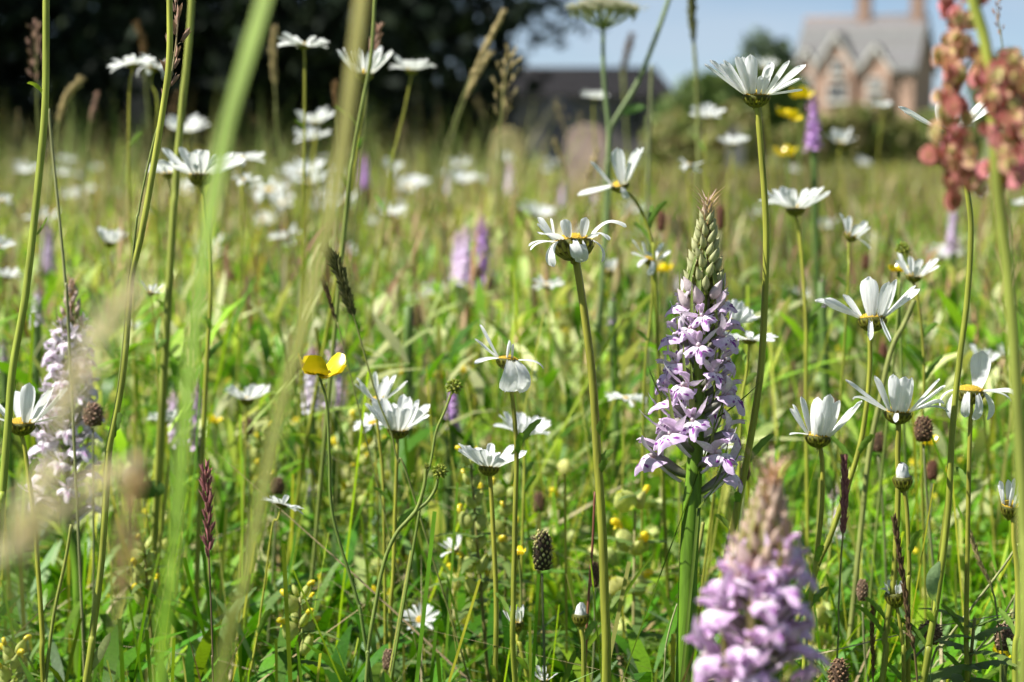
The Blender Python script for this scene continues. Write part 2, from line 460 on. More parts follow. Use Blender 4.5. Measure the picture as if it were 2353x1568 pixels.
# ---------------------------------------------------------------- dark-roofed outbuilding
def quad(mb, a, b, c, d, col): mb.add([a, b, c, d], [(0, 1, 2, 3)], col)
def outbuilding():
    d = 92; k = d / FPX
    X = lambda px: (px - 1176.5) * k
    z0 = ground_z(d)
    ridge = P(1400, 162, d).z; eave = P(1400, 222, d).z
    x0, x1 = X(1080), X(1540)
    t = thing('outbuilding', ((x0+x1)/2, d, z0), 'low stone outbuilding with a dark slate roof between the yew and hedge', 'building')
    hx = (x1-x0)/2; ze = eave - z0; zr = ridge - z0; dp = 3.0
    stone = (0.14, 0.125, 0.125)
    w = MB(); w.box((-hx+0.2, -dp+0.25, -0.5), (hx-0.2, dp-0.25, ze), stone)
    wall = w.build('wall', M_WALL, t, smooth=False)
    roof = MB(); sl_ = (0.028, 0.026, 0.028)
    hip = 0.55
    A = [(-hx, -dp, ze), (hx, -dp, ze), (hx, dp, ze), (-hx, dp, ze), (-hx+hip, 0, zr), (hx-hip, 0, zr)]
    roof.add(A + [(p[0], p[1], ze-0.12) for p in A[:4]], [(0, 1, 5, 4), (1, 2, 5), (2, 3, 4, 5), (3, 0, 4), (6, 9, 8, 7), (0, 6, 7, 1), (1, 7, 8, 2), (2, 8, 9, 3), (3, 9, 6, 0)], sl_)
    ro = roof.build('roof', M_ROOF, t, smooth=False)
    rd = MB(); tube(rd, [(-hx+hip, 0, zr+0.02), (hx-hip, 0, zr+0.02)], (0.09, 0.09), (0.05, 0.045, 0.045), 8); rd.build('ridge_tile', M_ROOF, ro)
    for i in range(16):     # slate courses as raised strips
        q = (i + 0.5) / 16
        sb = MB(); y = -dp + dp*q; z = ze + (zr-ze)*q
        sb.box((-hx + hip*q, y-0.02, z-0.015), (hx - hip*q, y+dp/16*0.9, z + 0.03), vary(sl_, 0.25)); 
        o = sb.build('slate_course', M_ROOF, ro, smooth=False)
    for px in (1300, 1440):
        wb = MB(); wx = X(px) - (x0+x1)/2
        wb.box((wx-0.45, -dp+0.2, ze*0.35), (wx+0.45, -dp+0.27, ze*0.8), (0.03, 0.03, 0.035)); wb.build('window', M_GLASS, wall, smooth=False)
outbuilding()

# ---------------------------------------------------------------- the house
def house():
    d = 200.0; k = d / FPX
    z0 = ground_z(d)
    cx = (1984 - 1176.5) * k
    t = thing('house', (cx, d, z0), 'pink brick cottage with steep grey slate roof, white gables and chimneys', 'house')
    t.rotation_euler = (0, 0, rad(-23))
    Z = lambda py: P(1972, py, d).z - z0
    ze, zr = Z(160), Z(46)
    hx = 4.9; dp = 3.6
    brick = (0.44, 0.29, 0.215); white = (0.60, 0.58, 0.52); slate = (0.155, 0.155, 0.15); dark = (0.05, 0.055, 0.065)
    wb = MB()
    wb.box((-hx, -dp, -0.6), (hx, dp, ze), brick)
    wb.add([(hx, -dp, ze), (hx, dp, ze), (hx, 0, zr-0.15)], [(0, 1, 2)], brick); wb.add([(-hx, -dp, ze), (-hx, dp, ze), (-hx, 0, zr-0.15)], [(0, 2, 1)], brick)
    wall = wb.build('wall', M_WALL, t, smooth=False)
    rb = MB(); ov = 0.35; th = 0.16
    sl = (zr-ze)/dp
    def slab(sg):
        y0 = sg*(dp+ov); zb = ze - ov*sl
        A = [(-hx-ov, y0, zb), (hx+ov, y0, zb), (hx+ov, 0, zr), (-hx-ov, 0, zr)]
        B = [(a, b, c_+th) for a, b, c_ in A]
        rb.add(A+B, [(0, 3, 2, 1), (4, 5, 6, 7), (0, 1, 5, 4), (1, 2, 6, 5), (2, 3, 7, 6), (3, 0, 4, 7)], slate)
    slab(-1); slab(1)
    roof = rb.build('roof', M_ROOF, t, smooth=False)
    for i in range(14):
        q = i/14; sb = MB(); y = -(dp+ov)*(1-q); z = ze - ov*sl + (zr-ze+ov*sl)*q + th
        c_ = vary(slate, 0.12)
        n = 0.022
        dy = (dp+ov)/14*0.94; dz = dy*sl
        sb.add([(-hx-ov, y, z+0.05), (hx+ov, y, z+0.05), (hx+ov, y+dy, z+dz+0.01), (-hx-ov, y+dy, z+dz+0.01), (-hx-ov, y, z-0.01), (hx+ov, y, z-0.01)], [(0, 1, 2, 3), (4, 5, 1, 0)], c_)
        sb.build('slate_course', M_ROOF, roof, smooth=False)
    rt = MB(); tube(rt, [(-hx-ov, 0, zr+th), (hx+ov, 0, zr+th)], (0.13, 0.13), (0.30, 0.2, 0.15), 8); rt.build('ridge_tile', M_ROOF, roof)
    # gabled bays with white bargeboards
    def bay(px, apex_py, half_px, foot_py, out_):
        gx = (px - 1972)*k; hw = half_px*k; za = Z(apex_py); zf = Z(foot_py)
        b = MB(); yf = -dp - out_
        b.add([(gx-hw*0.86, yf, -0.6), (gx+hw*0.86, yf, -0.6), (gx+hw*0.86, yf, zf), (gx, yf, za-0.2), (gx-hw*0.86, yf, zf),
               (gx-hw*0.86, 0, -0.6), (gx+hw*0.86, 0, -0.6), (gx+hw*0.86, 0, zf), (gx, 0, za-0.2), (gx-hw*0.86, 0, zf)],
              [(0, 1, 2, 3, 4), (1, 6, 7, 2), (5, 0, 4, 9), (4, 3, 8, 9), (3, 2, 7, 8)], brick)
        o = b.build('gabled_bay', M_WALL, t, smooth=False)
        g = MB()
        for s in (-1, 1):
            A = [(gx, yf-0.25, za), (gx+s*hw*1.1, yf-0.25, zf-0.25), (gx+s*hw*1.1, -0.5, zf-0.25), (gx, -0.5, za)]
            B = [(a, b_, c_+0.14) for a, b_, c_ in A]
            f = [(0, 1, 2, 3), (7, 6, 5, 4), (0, 4, 5, 1), (1, 5, 6, 2), (2, 6, 7, 3), (3, 7, 4, 0)]
            g.add(A+B, f if s < 0 else [tuple(reversed(x)) for x in f], slate)
        g.build('bay_roof', M_ROOF, o, smooth=False)
        for s in (-1, 1):
            q = MB(); yb = yf-0.30; bw = 0.42
            q.add([(gx, yb, za+0.14), (gx+s*hw*1.1, yb, zf-0.12), (gx+s*hw*1.1, yb, zf-0.12-bw), (gx, yb, za+0.14-bw),
                   (gx, yb-0.06, za+0.14), (gx+s*hw*1.1, yb-0.06, zf-0.12), (gx+s*hw*1.1, yb-0.06, zf-0.12-bw), (gx, yb-0.06, za+0.14-bw)],
                  [(0, 1, 2, 3), (4, 5, 6, 7), (0, 1, 5, 4), (1, 2, 6, 5), (2, 3, 7, 6), (3, 0, 4, 7)], white)
            q.build('bargeboard', M_WALL, o, smooth=False)
        return yf
    y1 = bay(1934, 84, 47, 158, 0.7)
    y2 = bay(2024, 112, 38, 162, 0.5)
    y3 = bay(1864, 118, 30, 158, 0.4)
    def window(px, py0, py1, wpx, yf):
        gx = (px - 1972)*k; hw = wpx*k/2; a, b = Z(py1), Z(py0)
        f = MB(); f.box((gx-hw, yf-0.10, a), (gx+hw, yf-0.02, b), white)
        o = f.build('window', M_WALL, wall, smooth=False)
        pw = hw*2/2
        for i in range(2):
            for j in range(2):
                g = MB(); x0 = gx-hw+0.14 + i*(hw-0.09); z1 = a+0.14 + j*((b-a)/2-0.09)
                g.box((x0, yf-0.125, z1), (x0+hw-0.19, yf-0.103, z1+(b-a)/2-0.19), dark)
                g.build('pane', M_GLASS, o, smooth=False)
        s = MB(); s.box((gx-hw-0.15, yf-0.28, a-0.16), (gx+hw+0.15, yf-0.03, a-0.004), white); s.build('sill', M_WALL, o, smooth=False)
    window(1938, 140, 176, 30, y1); window(1938, 196, 236, 48, y1); window(2024, 182, 208, 34, y2); window(2024, 222, 256, 40, y2); window(1866, 176, 206, 26, y3); window(1872, 226, 262, 34, y3)
    for bx, hpx in ((-0.15, 0), (4.35, 0)):
        ch = MB(); w_ = 0.55; zt = zr + 2.0
        ch.box((bx-w_, -0.45, zr-0.9), (bx+w_, 0.45, zt), (0.30, 0.20, 0.15))
        o = ch.build('chimney', M_WALL, t, smooth=False)
        cp = MB(); cp.box((bx-w_-0.1, -0.55, zt), (bx+w_+0.1, 0.55, zt+0.2), (0.34, 0.27, 0.22)); cp.build('cap', M_WALL, o, smooth=False)
        for s in (-0.28, 0.28):
            pt = MB(); tube(pt, [(bx+s, 0, zt+0.2), (bx+s, 0, zt+0.75)], (0.16, 0.13), (0.35, 0.18, 0.11), 8); pt.build('chimney_pot', M_WALL, o)
house()

# ---------------------------------------------------------------- hedge, shrubs and far trees
GREEN = [(0.09, 0.15, 0.03), (0.125, 0.19, 0.04), (0.06, 0.11, 0.022), (0.16, 0.20, 0.055)]
OLIVE = [(0.22, 0.24, 0.06), (0.27, 0.25, 0.09), (0.16, 0.22, 0.05), (0.22, 0.17, 0.075)]
def shrub(px, top, w_px, d, label, cols, seed, n=5000, cat='shrub', name='shrub', group='shrubs and hedge plants beyond the meadow', base_py=None):
    k = d/FPX; x = (px-1176.5)*k; w = w_px*k; z0 = ground_z(d); h = P(px, top, d).z - z0
    rr = random.Random(seed)
    cs = [(rr.uniform(-0.32, 0.32)*w, rr.uniform(-0.2, 0.2)*w, h*rr.uniform(0.25, 0.72)) for _ in range(7)] + [(0, 0, h*0.62), (0, 0, h*0.3)]
    rs = [(w*rr.uniform(0.2, 0.3), w*0.25, h*rr.uniform(0.22, 0.32)) for _ in range(7)] + [(w*0.3, w*0.25, h*0.38), (w*0.48, w*0.3, h*0.32)]
    return make_tree(name, (x, d, z0), label, h*0.6, h*0.03+0.02, cs, rs, n, 11*k, cols, seed, M_BUSH, lean=0.1, cat=cat, group=group, limbs=5)
shrub(1600, 168, 170, 80, 'rounded dark green shrub beside the outbuilding roof', GREEN, 51)
shrub(1700, 138, 190, 84, 'dark green shrub directly behind the sharp tall daisy', GREEN, 52)
shrub(1795, 150, 150, 95, 'green shrub leaning against the house front, behind the yellow flowers', GREEN, 53)
shrub(1560, 255, 160, 56, 'low brownish shrub in front of the outbuilding', OLIVE, 54)
shrub(1690, 238, 150, 54, 'low olive shrub under the dark green shrubs', OLIVE, 55)
shrub(2010, 236, 190, 60, 'olive hedge bush hiding the foot of the cottage', OLIVE, 56)
shrub(1865, 262, 150, 58, 'dry-looking bush behind the bright purple orchid', OLIVE, 57)
shrub(2150, 250, 190, 62, 'dark olive hedge bush behind the red sorrel', GREEN + OLIVE, 58)
shrub(2300, 120, 150, 150, 'distant dark tree beyond the red sorrel', GREEN, 59, cat='tree', name='tree', group='far trees')
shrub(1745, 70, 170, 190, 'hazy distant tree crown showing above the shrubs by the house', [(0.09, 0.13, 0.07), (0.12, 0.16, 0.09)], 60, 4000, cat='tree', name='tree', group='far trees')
shrub(1310, 290, 90, 36, 'small green shrub between two gravestones', GREEN, 61, 2500)
shrub(1100, 292, 60, 26, 'small bright green shrub in the yew shadow', [(0.06, 0.12, 0.03)], 62, 2000)
shrub(2400, 258, 170, 70, 'olive hedge bush at the far end of the hedge', OLIVE, 63)
# ================================================================ ox-eye daisies
WHITE = (0.82, 0.83, 0.82)
def petal_mesh(i, bend, curl, twist, width, notch, fold, nseg=9, curl_at=0.0):
    """Unit-length ray floret: base at origin, running along +X, upper face +Z. bend: overall arch; curl: extra curvature towards the tip."""
    mb = MB(); m = 5; vs = []; cs = []
    x = z = 0.0; ang = 0.0
    pts = []
    for s in range(nseg+1):
        t = s/nseg
        pts.append((x, z, ang))
        k = bend + (curl * max(0.0, (t-curl_at)/(1-curl_at))**1.5 if t > curl_at else 0)
        ang += k/nseg
        x += math.cos(ang)/nseg; z += math.sin(ang)/nseg
    for s, (x, z, ang) in enumerate(pts):
        t = s/nseg
        w = width * (0.34 + 0.66*math.sin(math.pi*min(1, (t+0.02)*0.62))**0.9) * math.sqrt(max(0.05, 1 - max(0, (t-0.62)/0.38)**2.6*0.93))
        tw = twist*t
        for j in range(m):
            u = (j/(m-1))*2-1
            gr = (0.06*math.cos(u*math.pi*2) - 0.03)*width + fold*abs(u)**1.5*w
            yy, zz = u*w/2, gr
            yy, zz = yy*math.cos(tw) - zz*math.sin(tw), yy*math.sin(tw) + zz*math.cos(tw)
            dx = 0
            if s == nseg: dx = -notch*abs(math.sin(u*math.pi*1.5))*0.035
            vs.append((x - math.sin(ang)*zz + dx*math.cos(ang), yy, z + math.cos(ang)*zz + dx*math.sin(ang)))
            base = max(0, 1 - t/0.14)
            c = lerp3(WHITE, (0.72, 0.72, 0.42), base*0.6)
            cs.append(c)
    fs = [(s*m+j, s*m+j+1, (s+1)*m+j+1, (s+1)*m+j) for s in range(nseg) for j in range(m-1)]
    mb.add(vs, fs, cs)
    return mb
PV = [petal_mesh(0, 0.10, 0.0, 0.0, 0.29, 1, 0.10), petal_mesh(1, 0.35, -0.4, 0.15, 0.32, 1, 0.14), petal_mesh(2, -0.35, -0.4, -0.2, 0.30, 1, 0.08),
      petal_mesh(3, -1.5, -1.6, 0.1, 0.30, 1, -0.12), petal_mesh(4, 0.2, -7.0, 0.3, 0.22, 0.5, 0.25, 14, 0.55), petal_mesh(5, 0.15, -0.2, 0.9, 0.24, 1, 0.05),
      petal_mesh(6, 0.3, 0.3, -0.25, 0.17, 0.4, 0.5), petal_mesh(7, -0.6, -3.2, 0.2, 0.27, 1, -0.1, 11, 0.35), petal_mesh(8, 0.3, 0.5, 0.1, 0.34, 1, 0.2)]
PETALS = [p.mesh('petal', M_PETAL) for p in PV]

def cup_builder(depth, r, bands=3):
    """Involucre: overlapping green bracts with dark brown margins round the underside of the head."""
    mb = MB()
    prof = [(0.16*r, -depth), (0.45*r, -depth*0.93), (0.80*r, -depth*0.62), (0.97*r, -depth*0.28), (0.98*r, 0.0), (0.6*r, 0.02*r)]
    lathe(mb, prof, 18, (0.12, 0.13, 0.02))
    def surf(q):   # q 0 bottom .. 1 top
        q = max(0, min(1, q)) * 4; i = min(3, int(q)); f = q - i
        return prof[i][0] + (prof[i+1][0]-prof[i][0])*f, prof[i][1] + (prof[i+1][1]-prof[i][1])*f
    for b in range(bands):
        n = 15; q0 = 0.02 + b*0.24; q1 = q0 + 0.46
        for k in range(n):
            a0 = 2*math.pi*(k + 0.5*(b % 2))/n
            vs = []; cs = []
            for s in range(5):
                t = s/4; rr, z = surf(q0 + (q1-q0)*t)
                rr *= 1.03 + 0.035*t + 0.012*b
                hw = (0.62, 0.72, 0.66, 0.45, 0.12)[s] * math.pi/n
                for u in (-1, -0.62, 0, 0.62, 1):
                    a = a0 + u*hw
                    bulge = 1 + 0.035*(1-u*u)
                    vs.append((rr*bulge*math.cos(a), rr*bulge*math.sin(a), z))
                    edge = abs(u) > 0.9 or s == 4
                    cs.append((0.07, 0.045, 0.012) if edge else ((0.30, 0.30, 0.04) if u == 0 else (0.24, 0.23, 0.035)))
            mb.add(vs, [(s*5+j, s*5+j+1, (s+1)*5+j+1, (s+1)*5+j) for s in range(4) for j in range(4)], cs)
    return mb
def disc_builder(r, n=90, h=0.32, col=(0.62, 0.40, 0.025)):
    mb = MB()
    lathe(mb, [(r*0.97, 0.0), (r*0.85, h*r*0.5), (r*0.5, h*r*0.88), (0.001, h*r)], 14, (0.42, 0.27, 0.02))
    for i in range(n):
        q = math.sqrt((i+0.5)/n); a = i*2.399963
        x, y = q*r*0.95*math.cos(a), q*r*0.95*math.sin(a); z = h*r*(1-q*q)
        s = r*0.075; c = vary(lerp3((0.50, 0.42, 0.04), col, q), 0.2)
        vs = [(x-s, y, z), (x, y-s, z), (x+s, y, z), (x, y+s, z), (x*1.04, y*1.04, z+s*1.7)]
        mb.add(vs, [(0, 1, 4), (1, 2, 4), (2, 3, 4), (3, 0, 4)], c)
    return mb
CUP = {k: cup_builder(dp, 1.0).mesh('flower_head', M_LEAF) for k, dp in (('open', 0.95), ('shallow', 0.62), ('bud', 1.55))}
DISC = disc_builder(1.0).mesh('disc', M_DISC)

# style: petal count, elevation mean and spread (deg), length, possible petal shapes, cup, chance of a gap
STY = {
    'vee':   (17, 42, 13, 1.0, (0, 1, 0, 6, 5, 8), 'open', 0.1),
    'bowl':  (20, 27, 11, 1.0, (0, 1, 1, 2, 5, 8), 'open', 0.05),
    'flat':  (21, 8, 10, 1.0, (0, 1, 2, 2, 5), 'shallow', 0.05),
    'ragged': (16, 18, 26, 1.0, (0, 1, 2, 3, 4, 5), 'open', 0.12),
    'droop': (13, -12, 30, 0.95, (3, 7, 3, 2, 1, 7), 'open', 0.1),
    'few':   (8, 38, 26, 1.05, (0, 1, 8, 2), 'open', 0.0),
    'half':  (11, 66, 10, 0.85, (0, 8, 1, 6), 'bud', 0.0),
    'bud':   (11, 80, 5, 0.54, (8, 1, 8), 'bud', 0.0),
    'burst': (11, 72, 22, 0.42, (0, 6, 3), 'bud', 0.2),
}
STEM_G = (0.25, 0.29, 0.03); STEM_Y = (0.34, 0.33, 0.045)
def path_to_ground(pts_px, d, wander, rr, d_end=None):
    """Stem line through picture points at depth d, continued down to the soil."""
    w = []
    for i, q in enumerate(pts_px):
        dd = d if d_end is None else d + (d_end-d)*i/max(1, len(pts_px)-1)
        w.append(P(q[0], q[1], q[2] if len(q) > 2 else dd))
    last = w[-1]
    dirn = (w[-1]-w[-2]).normalized() if len(w) > 1 else Vector((0, 0, -1))
    if last.z > 0.01:
        dx = dirn.x/max(0.25, -dirn.z) if dirn.z < -0.05 else 0
        dx = max(-0.35, min(0.35, dx))
        mid = Vector((last.x + dx*last.z*0.45 + rr.uniform(-wander, wander)*0.5, last.y + rr.uniform(-wander, wander)*0.5, last.z*0.5))
        end = Vector((last.x + dx*last.z*0.7 + rr.uniform(-wander, wander), last.y + rr.uniform(-wander, wander), -0.01))
        w += [mid, end]
    return w

def small_leaf(parent, base, at, direc, length, width, col, name='leaf', curve=0.3, tooth=0.0):
    mb = MB(); dv = Vector(direc).normalized()
    pts = []
    for i in range(9):
        t = i/8
        pts.append(Vector(at) + dv*length*t + Vector((0, 0, 1))*(length*curve*(t - t*t*1.3)))
    side = dv.cross(Vector((0, 0.9, 0.5))).normalized() if abs(dv.y) < 0.9 else Vector((1, 0, 0))
    side = (side + Vector((0, 0.5, 0))).normalized()
    strip(mb, pts, lambda t: width*(0.35 + 0.65*math.sin(math.pi*min(1, t*0.9+0.08)))*(1 if t < 0.99 else 0.1), side, col, 0.12, 0.05, tooth)
    return mb.build(name, M_LEAF, parent, off=base)

DG = 'white ox-eye daisies in the meadow'
n_daisy = 0
def daisy(px, py, d, w, style, tilt, toward, stem=None, label=None, petals=None, missing=(), name='ox_eye_daisy', seed=None, detail=None, stem_px=None, leafy=True, r_px=None, pet=None):
    """px,py: where petals meet the head; w: picture width of the flower; tilt: lean to the right (deg); toward: lean to the viewer (deg)."""
    global n_daisy
    n_daisy += 1
    rr = random.Random(seed if seed is not None else n_daisy*17+3)
    if style == 'flat' and w < 95: style = 'bowl' if rr.random() < 0.65 else 'ragged'; toward += rr.uniform(4, 16); w *= 1.08
    n, el, sp, ln, shapes, cup, gap = STY[style]
    k = d/FPX
    if style in ('bud', 'burst'): r = w*k*0.5
    elif style == 'half': r = w*k*0.5*0.62
    else: r = w*k*0.5/(1 + 3.1*math.cos(rad(max(el, 5))))
    r *= 1.06
    if r_px: r = r_px*k
    L = 3.25*r*ln if style not in ('bud', 'burst', 'half') else r*(2.9*ln)
    axis = Vector((math.sin(rad(tilt)), -math.sin(rad(toward)), 0)); axis.z = math.sqrt(max(0.05, 1-axis.length_squared))
    H = P(px, py, d)
    depth = {'open': 0.95, 'shallow': 0.62, 'bud': 1.55}[cup]*r
    neck = H - axis*depth*0.97
    kx = 1/k
    if stem is None:
        b = rr.uniform(-0.12, 0.12)
        stem = [(px + b*120 + rr.uniform(-8, 8), py+140), (px + b*330 + rr.uniform(-12, 12), py+330)]
    pts_px = [s for s in stem]
    wp = path_to_ground(pts_px, d, 0.02, rr)
    line = [neck, neck - axis*r*2.2] + wp if (wp[0]-neck).length > r*3.5 else [neck] + wp
    base = Vector(line[-1]); base.z = 0
    t = thing(name, base, label, 'daisy', DG)
    sr = (stem_px*k/2) if stem_px else r*0.19
    sb = MB(); line = catmull(line, 7)
    c0 = vary(STEM_G, 0.15, rr); c1 = vary(STEM_Y, 0.15, rr)
    tube(sb, line, lambda q: sr*(0.85 + 0.35*q + 0.35*max(0, 1-q*40)), lambda q: lerp3(c1, c0, q), 10 if d < 1.15 else 6, 0.07 if d < 1.15 else 0)
    sb.build('stem', M_STEM, t, off=base)
    if leafy:
        for j in range(3 if d < 1.3 else 1):
            q = line[int(len(line)*rr.uniform(0.3, 0.85))]
            a = rr.uniform(0, 6.28)
            small_leaf(t, base, q, (math.cos(a), math.sin(a), 1.1), rr.uniform(0.008, 0.02), 0.0026, vary((0.14, 0.24, 0.04), 0.2, rr), tooth=0.12)
    ax_x = (Vector((1, 0, 0)) - axis*axis.x).normalized(); ax_y = axis.cross(ax_x)
    M = Matrix.Translation(H - base) @ Matrix((ax_x, ax_y, axis)).transposed().to_4x4() @ Matrix.Scale(r, 4)
    hd = link('flower_head', CUP[cup], t, mw=M)
    if style not in ('bud', 'burst'):
        link('disc', DISC, hd, loc=(0, 0, 0.02))
    npet = petals or n
    spin = rr.uniform(0, 6.28)
    big = detail if detail is not None else w >= 85
    jb = MB()
    for q in (pet or ()):
        l = q[2]/(r/k)*rr.uniform(0.96, 1.04)
        Mp = Matrix.Rotation(rad(q[0]), 4, 'Z') @ Matrix.Translation((0.86, 0, 0.04)) @ Matrix.Rotation(-rad(q[1]), 4, 'Y') @ Matrix.Rotation(rr.uniform(-0.25, 0.25), 4, 'X') @ Matrix.Diagonal((l, l*(q[4] if len(q) > 4 else 1)*rr.uniform(0.92, 1.08), l, 1))
        link('petal', PETALS[q[3]], hd, mw=Mp)
    for i in range(0 if pet else npet):
        if rr.random() < gap or i in missing: continue
        a = spin + 2*math.pi*(i + rr.uniform(-0.22, 0.22))/npet
        e = rad(el + rr.gauss(0, sp*0.6))
        v = shapes[rr.randrange(len(shapes))]
        l = L/r*rr.uniform(0.86, 1.08)
        roll = rr.uniform(-0.3, 0.3)
        wsc = rr.uniform(0.85, 1.15) * (1.15 if style in ('bud', 'half') else 1)
        Mp = Matrix.Rotation(a, 4, 'Z') @ Matrix.Translation((0.88, 0, 0.03 + 0.05*(i % 2))) @ Matrix.Rotation(-e, 4, 'Y') @ Matrix.Rotation(roll, 4, 'X') @ Matrix.Diagonal((l, l*wsc, l, 1))
        if style in ('bud', 'burst'):
            Mp = Matrix.Rotation(a, 4, 'Z') @ Matrix.Translation((0.70, 0, 0.0)) @ Matrix.Rotation(-e - (0.30 if style == 'bud' else 0), 4, 'Y') @ Matrix.Diagonal((l, l*1.9, l, 1))
        if big: link('petal', PETALS[v], hd, mw=Mp)
        else:
            p = PV[v]; jb.add([Mp @ Vector(x) for x in p.v], p.f, p.c)
    if not big and not pet: jb.build('petal_ring', M_PETAL, hd)
    return t
# ================================================================ spotted orchids
def orchid_palette(kind):
    # lip, pale centre, marks, sepal, bud, bract
    return {
        'lilac':  ((0.69, 0.52, 0.74), (0.86, 0.80, 0.85), (0.22, 0.025, 0.27), (0.79, 0.69, 0.79), (0.64, 0.52, 0.52), (0.18, 0.24, 0.06)),
        'pink':   ((0.68, 0.46, 0.70), (0.86, 0.77, 0.84), (0.42, 0.14, 0.46), (0.70, 0.52, 0.70), (0.72, 0.50, 0.44), (0.30, 0.28, 0.11)),
        'white':  ((0.78, 0.70, 0.79), (0.84, 0.81, 0.84), (0.50, 0.28, 0.52), (0.80, 0.74, 0.79), (0.66, 0.48, 0.46), (0.20, 0.22, 0.08)),
        'purple': ((0.54, 0.31, 0.64), (0.68, 0.50, 0.74), (0.24, 0.05, 0.30), (0.50, 0.30, 0.58), (0.40, 0.24, 0.30), (0.15, 0.17, 0.06)),
    }[kind]
def lip_builder(kind, na=35, nr=13):
    lip, pale, mark, sep, bud, br = orchid_palette(kind)
    mb = MB(); vs = []; cs = []
    mm = 0.001
    for i in range(na):
        th = -1.62 + 3.24*i/(na-1)
        a = abs(th)
        Rm = 5.2 + 1.3*math.exp(-((a-0.95)/0.36)**2) + 3.0*math.exp(-(a/0.24)**2) - 0.9*math.exp(-((a-0.45)/0.13)**2)
        Rm *= 1 + 0.045*math.sin(th*19)
        if a > 1.35: Rm *= 1 - (a-1.35)*0.9
        for j in range(nr):
            q = 0.06 + 0.94*j/(nr-1); R = Rm*q*mm
            y = R*math.sin(th); s = R*math.cos(th)          # s: down the lip
            x = 0.30*s + 0.0012*math.sin(q*3.1) - 0.0011*(a*q)**2 + 0.0003*math.sin(th*11)*q
            vs.append((x, y, -s*0.95 + 0.0002*math.sin(th*9)*q))
            c = lerp3(pale, lip, max(0.0, min(1.0, (q-0.35)/0.5)))
            loop = 0.62 - 0.10*math.cos(th*2.2)
            dash = math.sin(th*13.0) > -0.35
            inner = abs(q-(loop-0.27)) < 0.065 and math.sin(th*17+1) > 0.1 and a < 1.0
            if (abs(q-loop) < 0.09 and dash and a < 1.15) or inner or (a < 0.12 and 0.25 < q < 0.55 and j % 3): c = mark
            cs.append(c)
    fs = [(i*nr+j, i*nr+j+1, (i+1)*nr+j+1, (i+1)*nr+j) for i in range(na-1) for j in range(nr-1)]
    mb.add(vs, fs, cs)
    return mb
def sepal_builder(kind, L=0.0098, W=0.0028, up=0.4):
    lip, pale, mark, sep, bud, br = orchid_palette(kind)
    mb = MB()
    pts = [Vector((0.0022*math.sin(t*2.2), 0.8*L*t, L*(up*t + 0.30*t*t))) for t in [i/8 for i in range(9)]]
    strip(mb, pts, lambda t: W*0.9*math.sin(math.pi*(0.10+0.89*t))**1.1, (0.75, -0.2, 0.75), lambda t: lerp3(sep, lip, 0.3+0.4*math.sin(t*7)), 0.18, 0.08)
    return mb
def hood_builder(kind):
    lip, pale, mark, sep, bud, br = orchid_palette(kind)
    mb = MB()
    for s in (-1, 0, 1):
        L = 0.0056 if s else 0.0062
        pts = [Vector((0.0062 + L*(0.15+0.85*t)*math.sin(0.35+1.5*t), s*0.0013*math.sin(math.pi*t), 0.0028 + L*0.78*math.sin(0.3+1.75*t) + 0.0004*(s == 0))) for t in [i/6 for i in range(7)]]
        strip(mb, pts, lambda t: 0.0030*math.sin(math.pi*(0.12+0.84*t)), (0, 1, s*0.7), lambda t: lerp3(sep, lip, t*0.8), -0.25)
    lathe(mb, [(0.0002, -0.0010), (0.0010, -0.0004), (0.0011, 0.0006), (0.0003, 0.0014)], 8, lambda t: lerp3((0.35, 0.05, 0.08), pale, t), axis_matrix((0.0078, 0, 0.0036), (0.5, 0, 0.8)))
    tube(mb, catmull([(0, 0, -0.001), (0.0030, 0, 0.0004), (0.0062, 0, 0.0026), (0.0074, 0, 0.0034)], 4), lambda q: 0.0012*(0.75+0.5*math.sin(q*2.8)), lambda q: lerp3((0.13, 0.16, 0.05), lerp3(sep, (0.2, 0.15, 0.12), 0.45), q), 8, 0.12)
    tube(mb, catmull([(0.0080, 0, 0.0024), (0.0060, 0, 0.0006), (0.0030, 0, -0.0022), (0.0012, 0, -0.0034)], 4), lambda q: 0.00085*(1.05-0.5*q), lambda q: lerp3(pale, sep, q), 7)
    return mb
def bud_builder(col_top, col_low, L=0.0075, R=0.0019):
    mb = MB()
    prof = []
    for i in range(9):
        t = i/8
        prof.append((max(0.00008, R*(math.sin(math.pi*t**0.8)**0.9*(1-0.35*t))), L*t))
    n = 9
    vs = []; cs = []
    for i, (r, z) in enumerate(prof):
        t = i/8
        for k in range(n):
            a = 2*math.pi*k/n
            rr = r*(1+0.1*math.cos(a*3))
            vs.append((rr*math.cos(a) + 0.0012*t*t, rr*math.sin(a), z)); cs.append(lerp3(col_low, col_top, t))
    mb.add(vs, [(i*n+k, i*n+(k+1) % n, (i+1)*n+(k+1) % n, (i+1)*n+k) for i in range(8) for k in range(n)], cs)
    return mb
def bract_builder(col, L=0.018, W=0.0028, arch=0.35, tip=None):
    mb = MB()
    pts = [Vector((L*(0.75*t - arch*0.45*t*t), 0, L*(0.28*t + arch*1.1*t*t))) for t in [i/9 for i in range(10)]]
    strip(mb, pts, lambda t: W*max(0.02, (1-t)**0.75*(0.7+0.8*t)), (0, 1, 0), (col, tip or col), 0.3)
    return mb
_ocache = {}
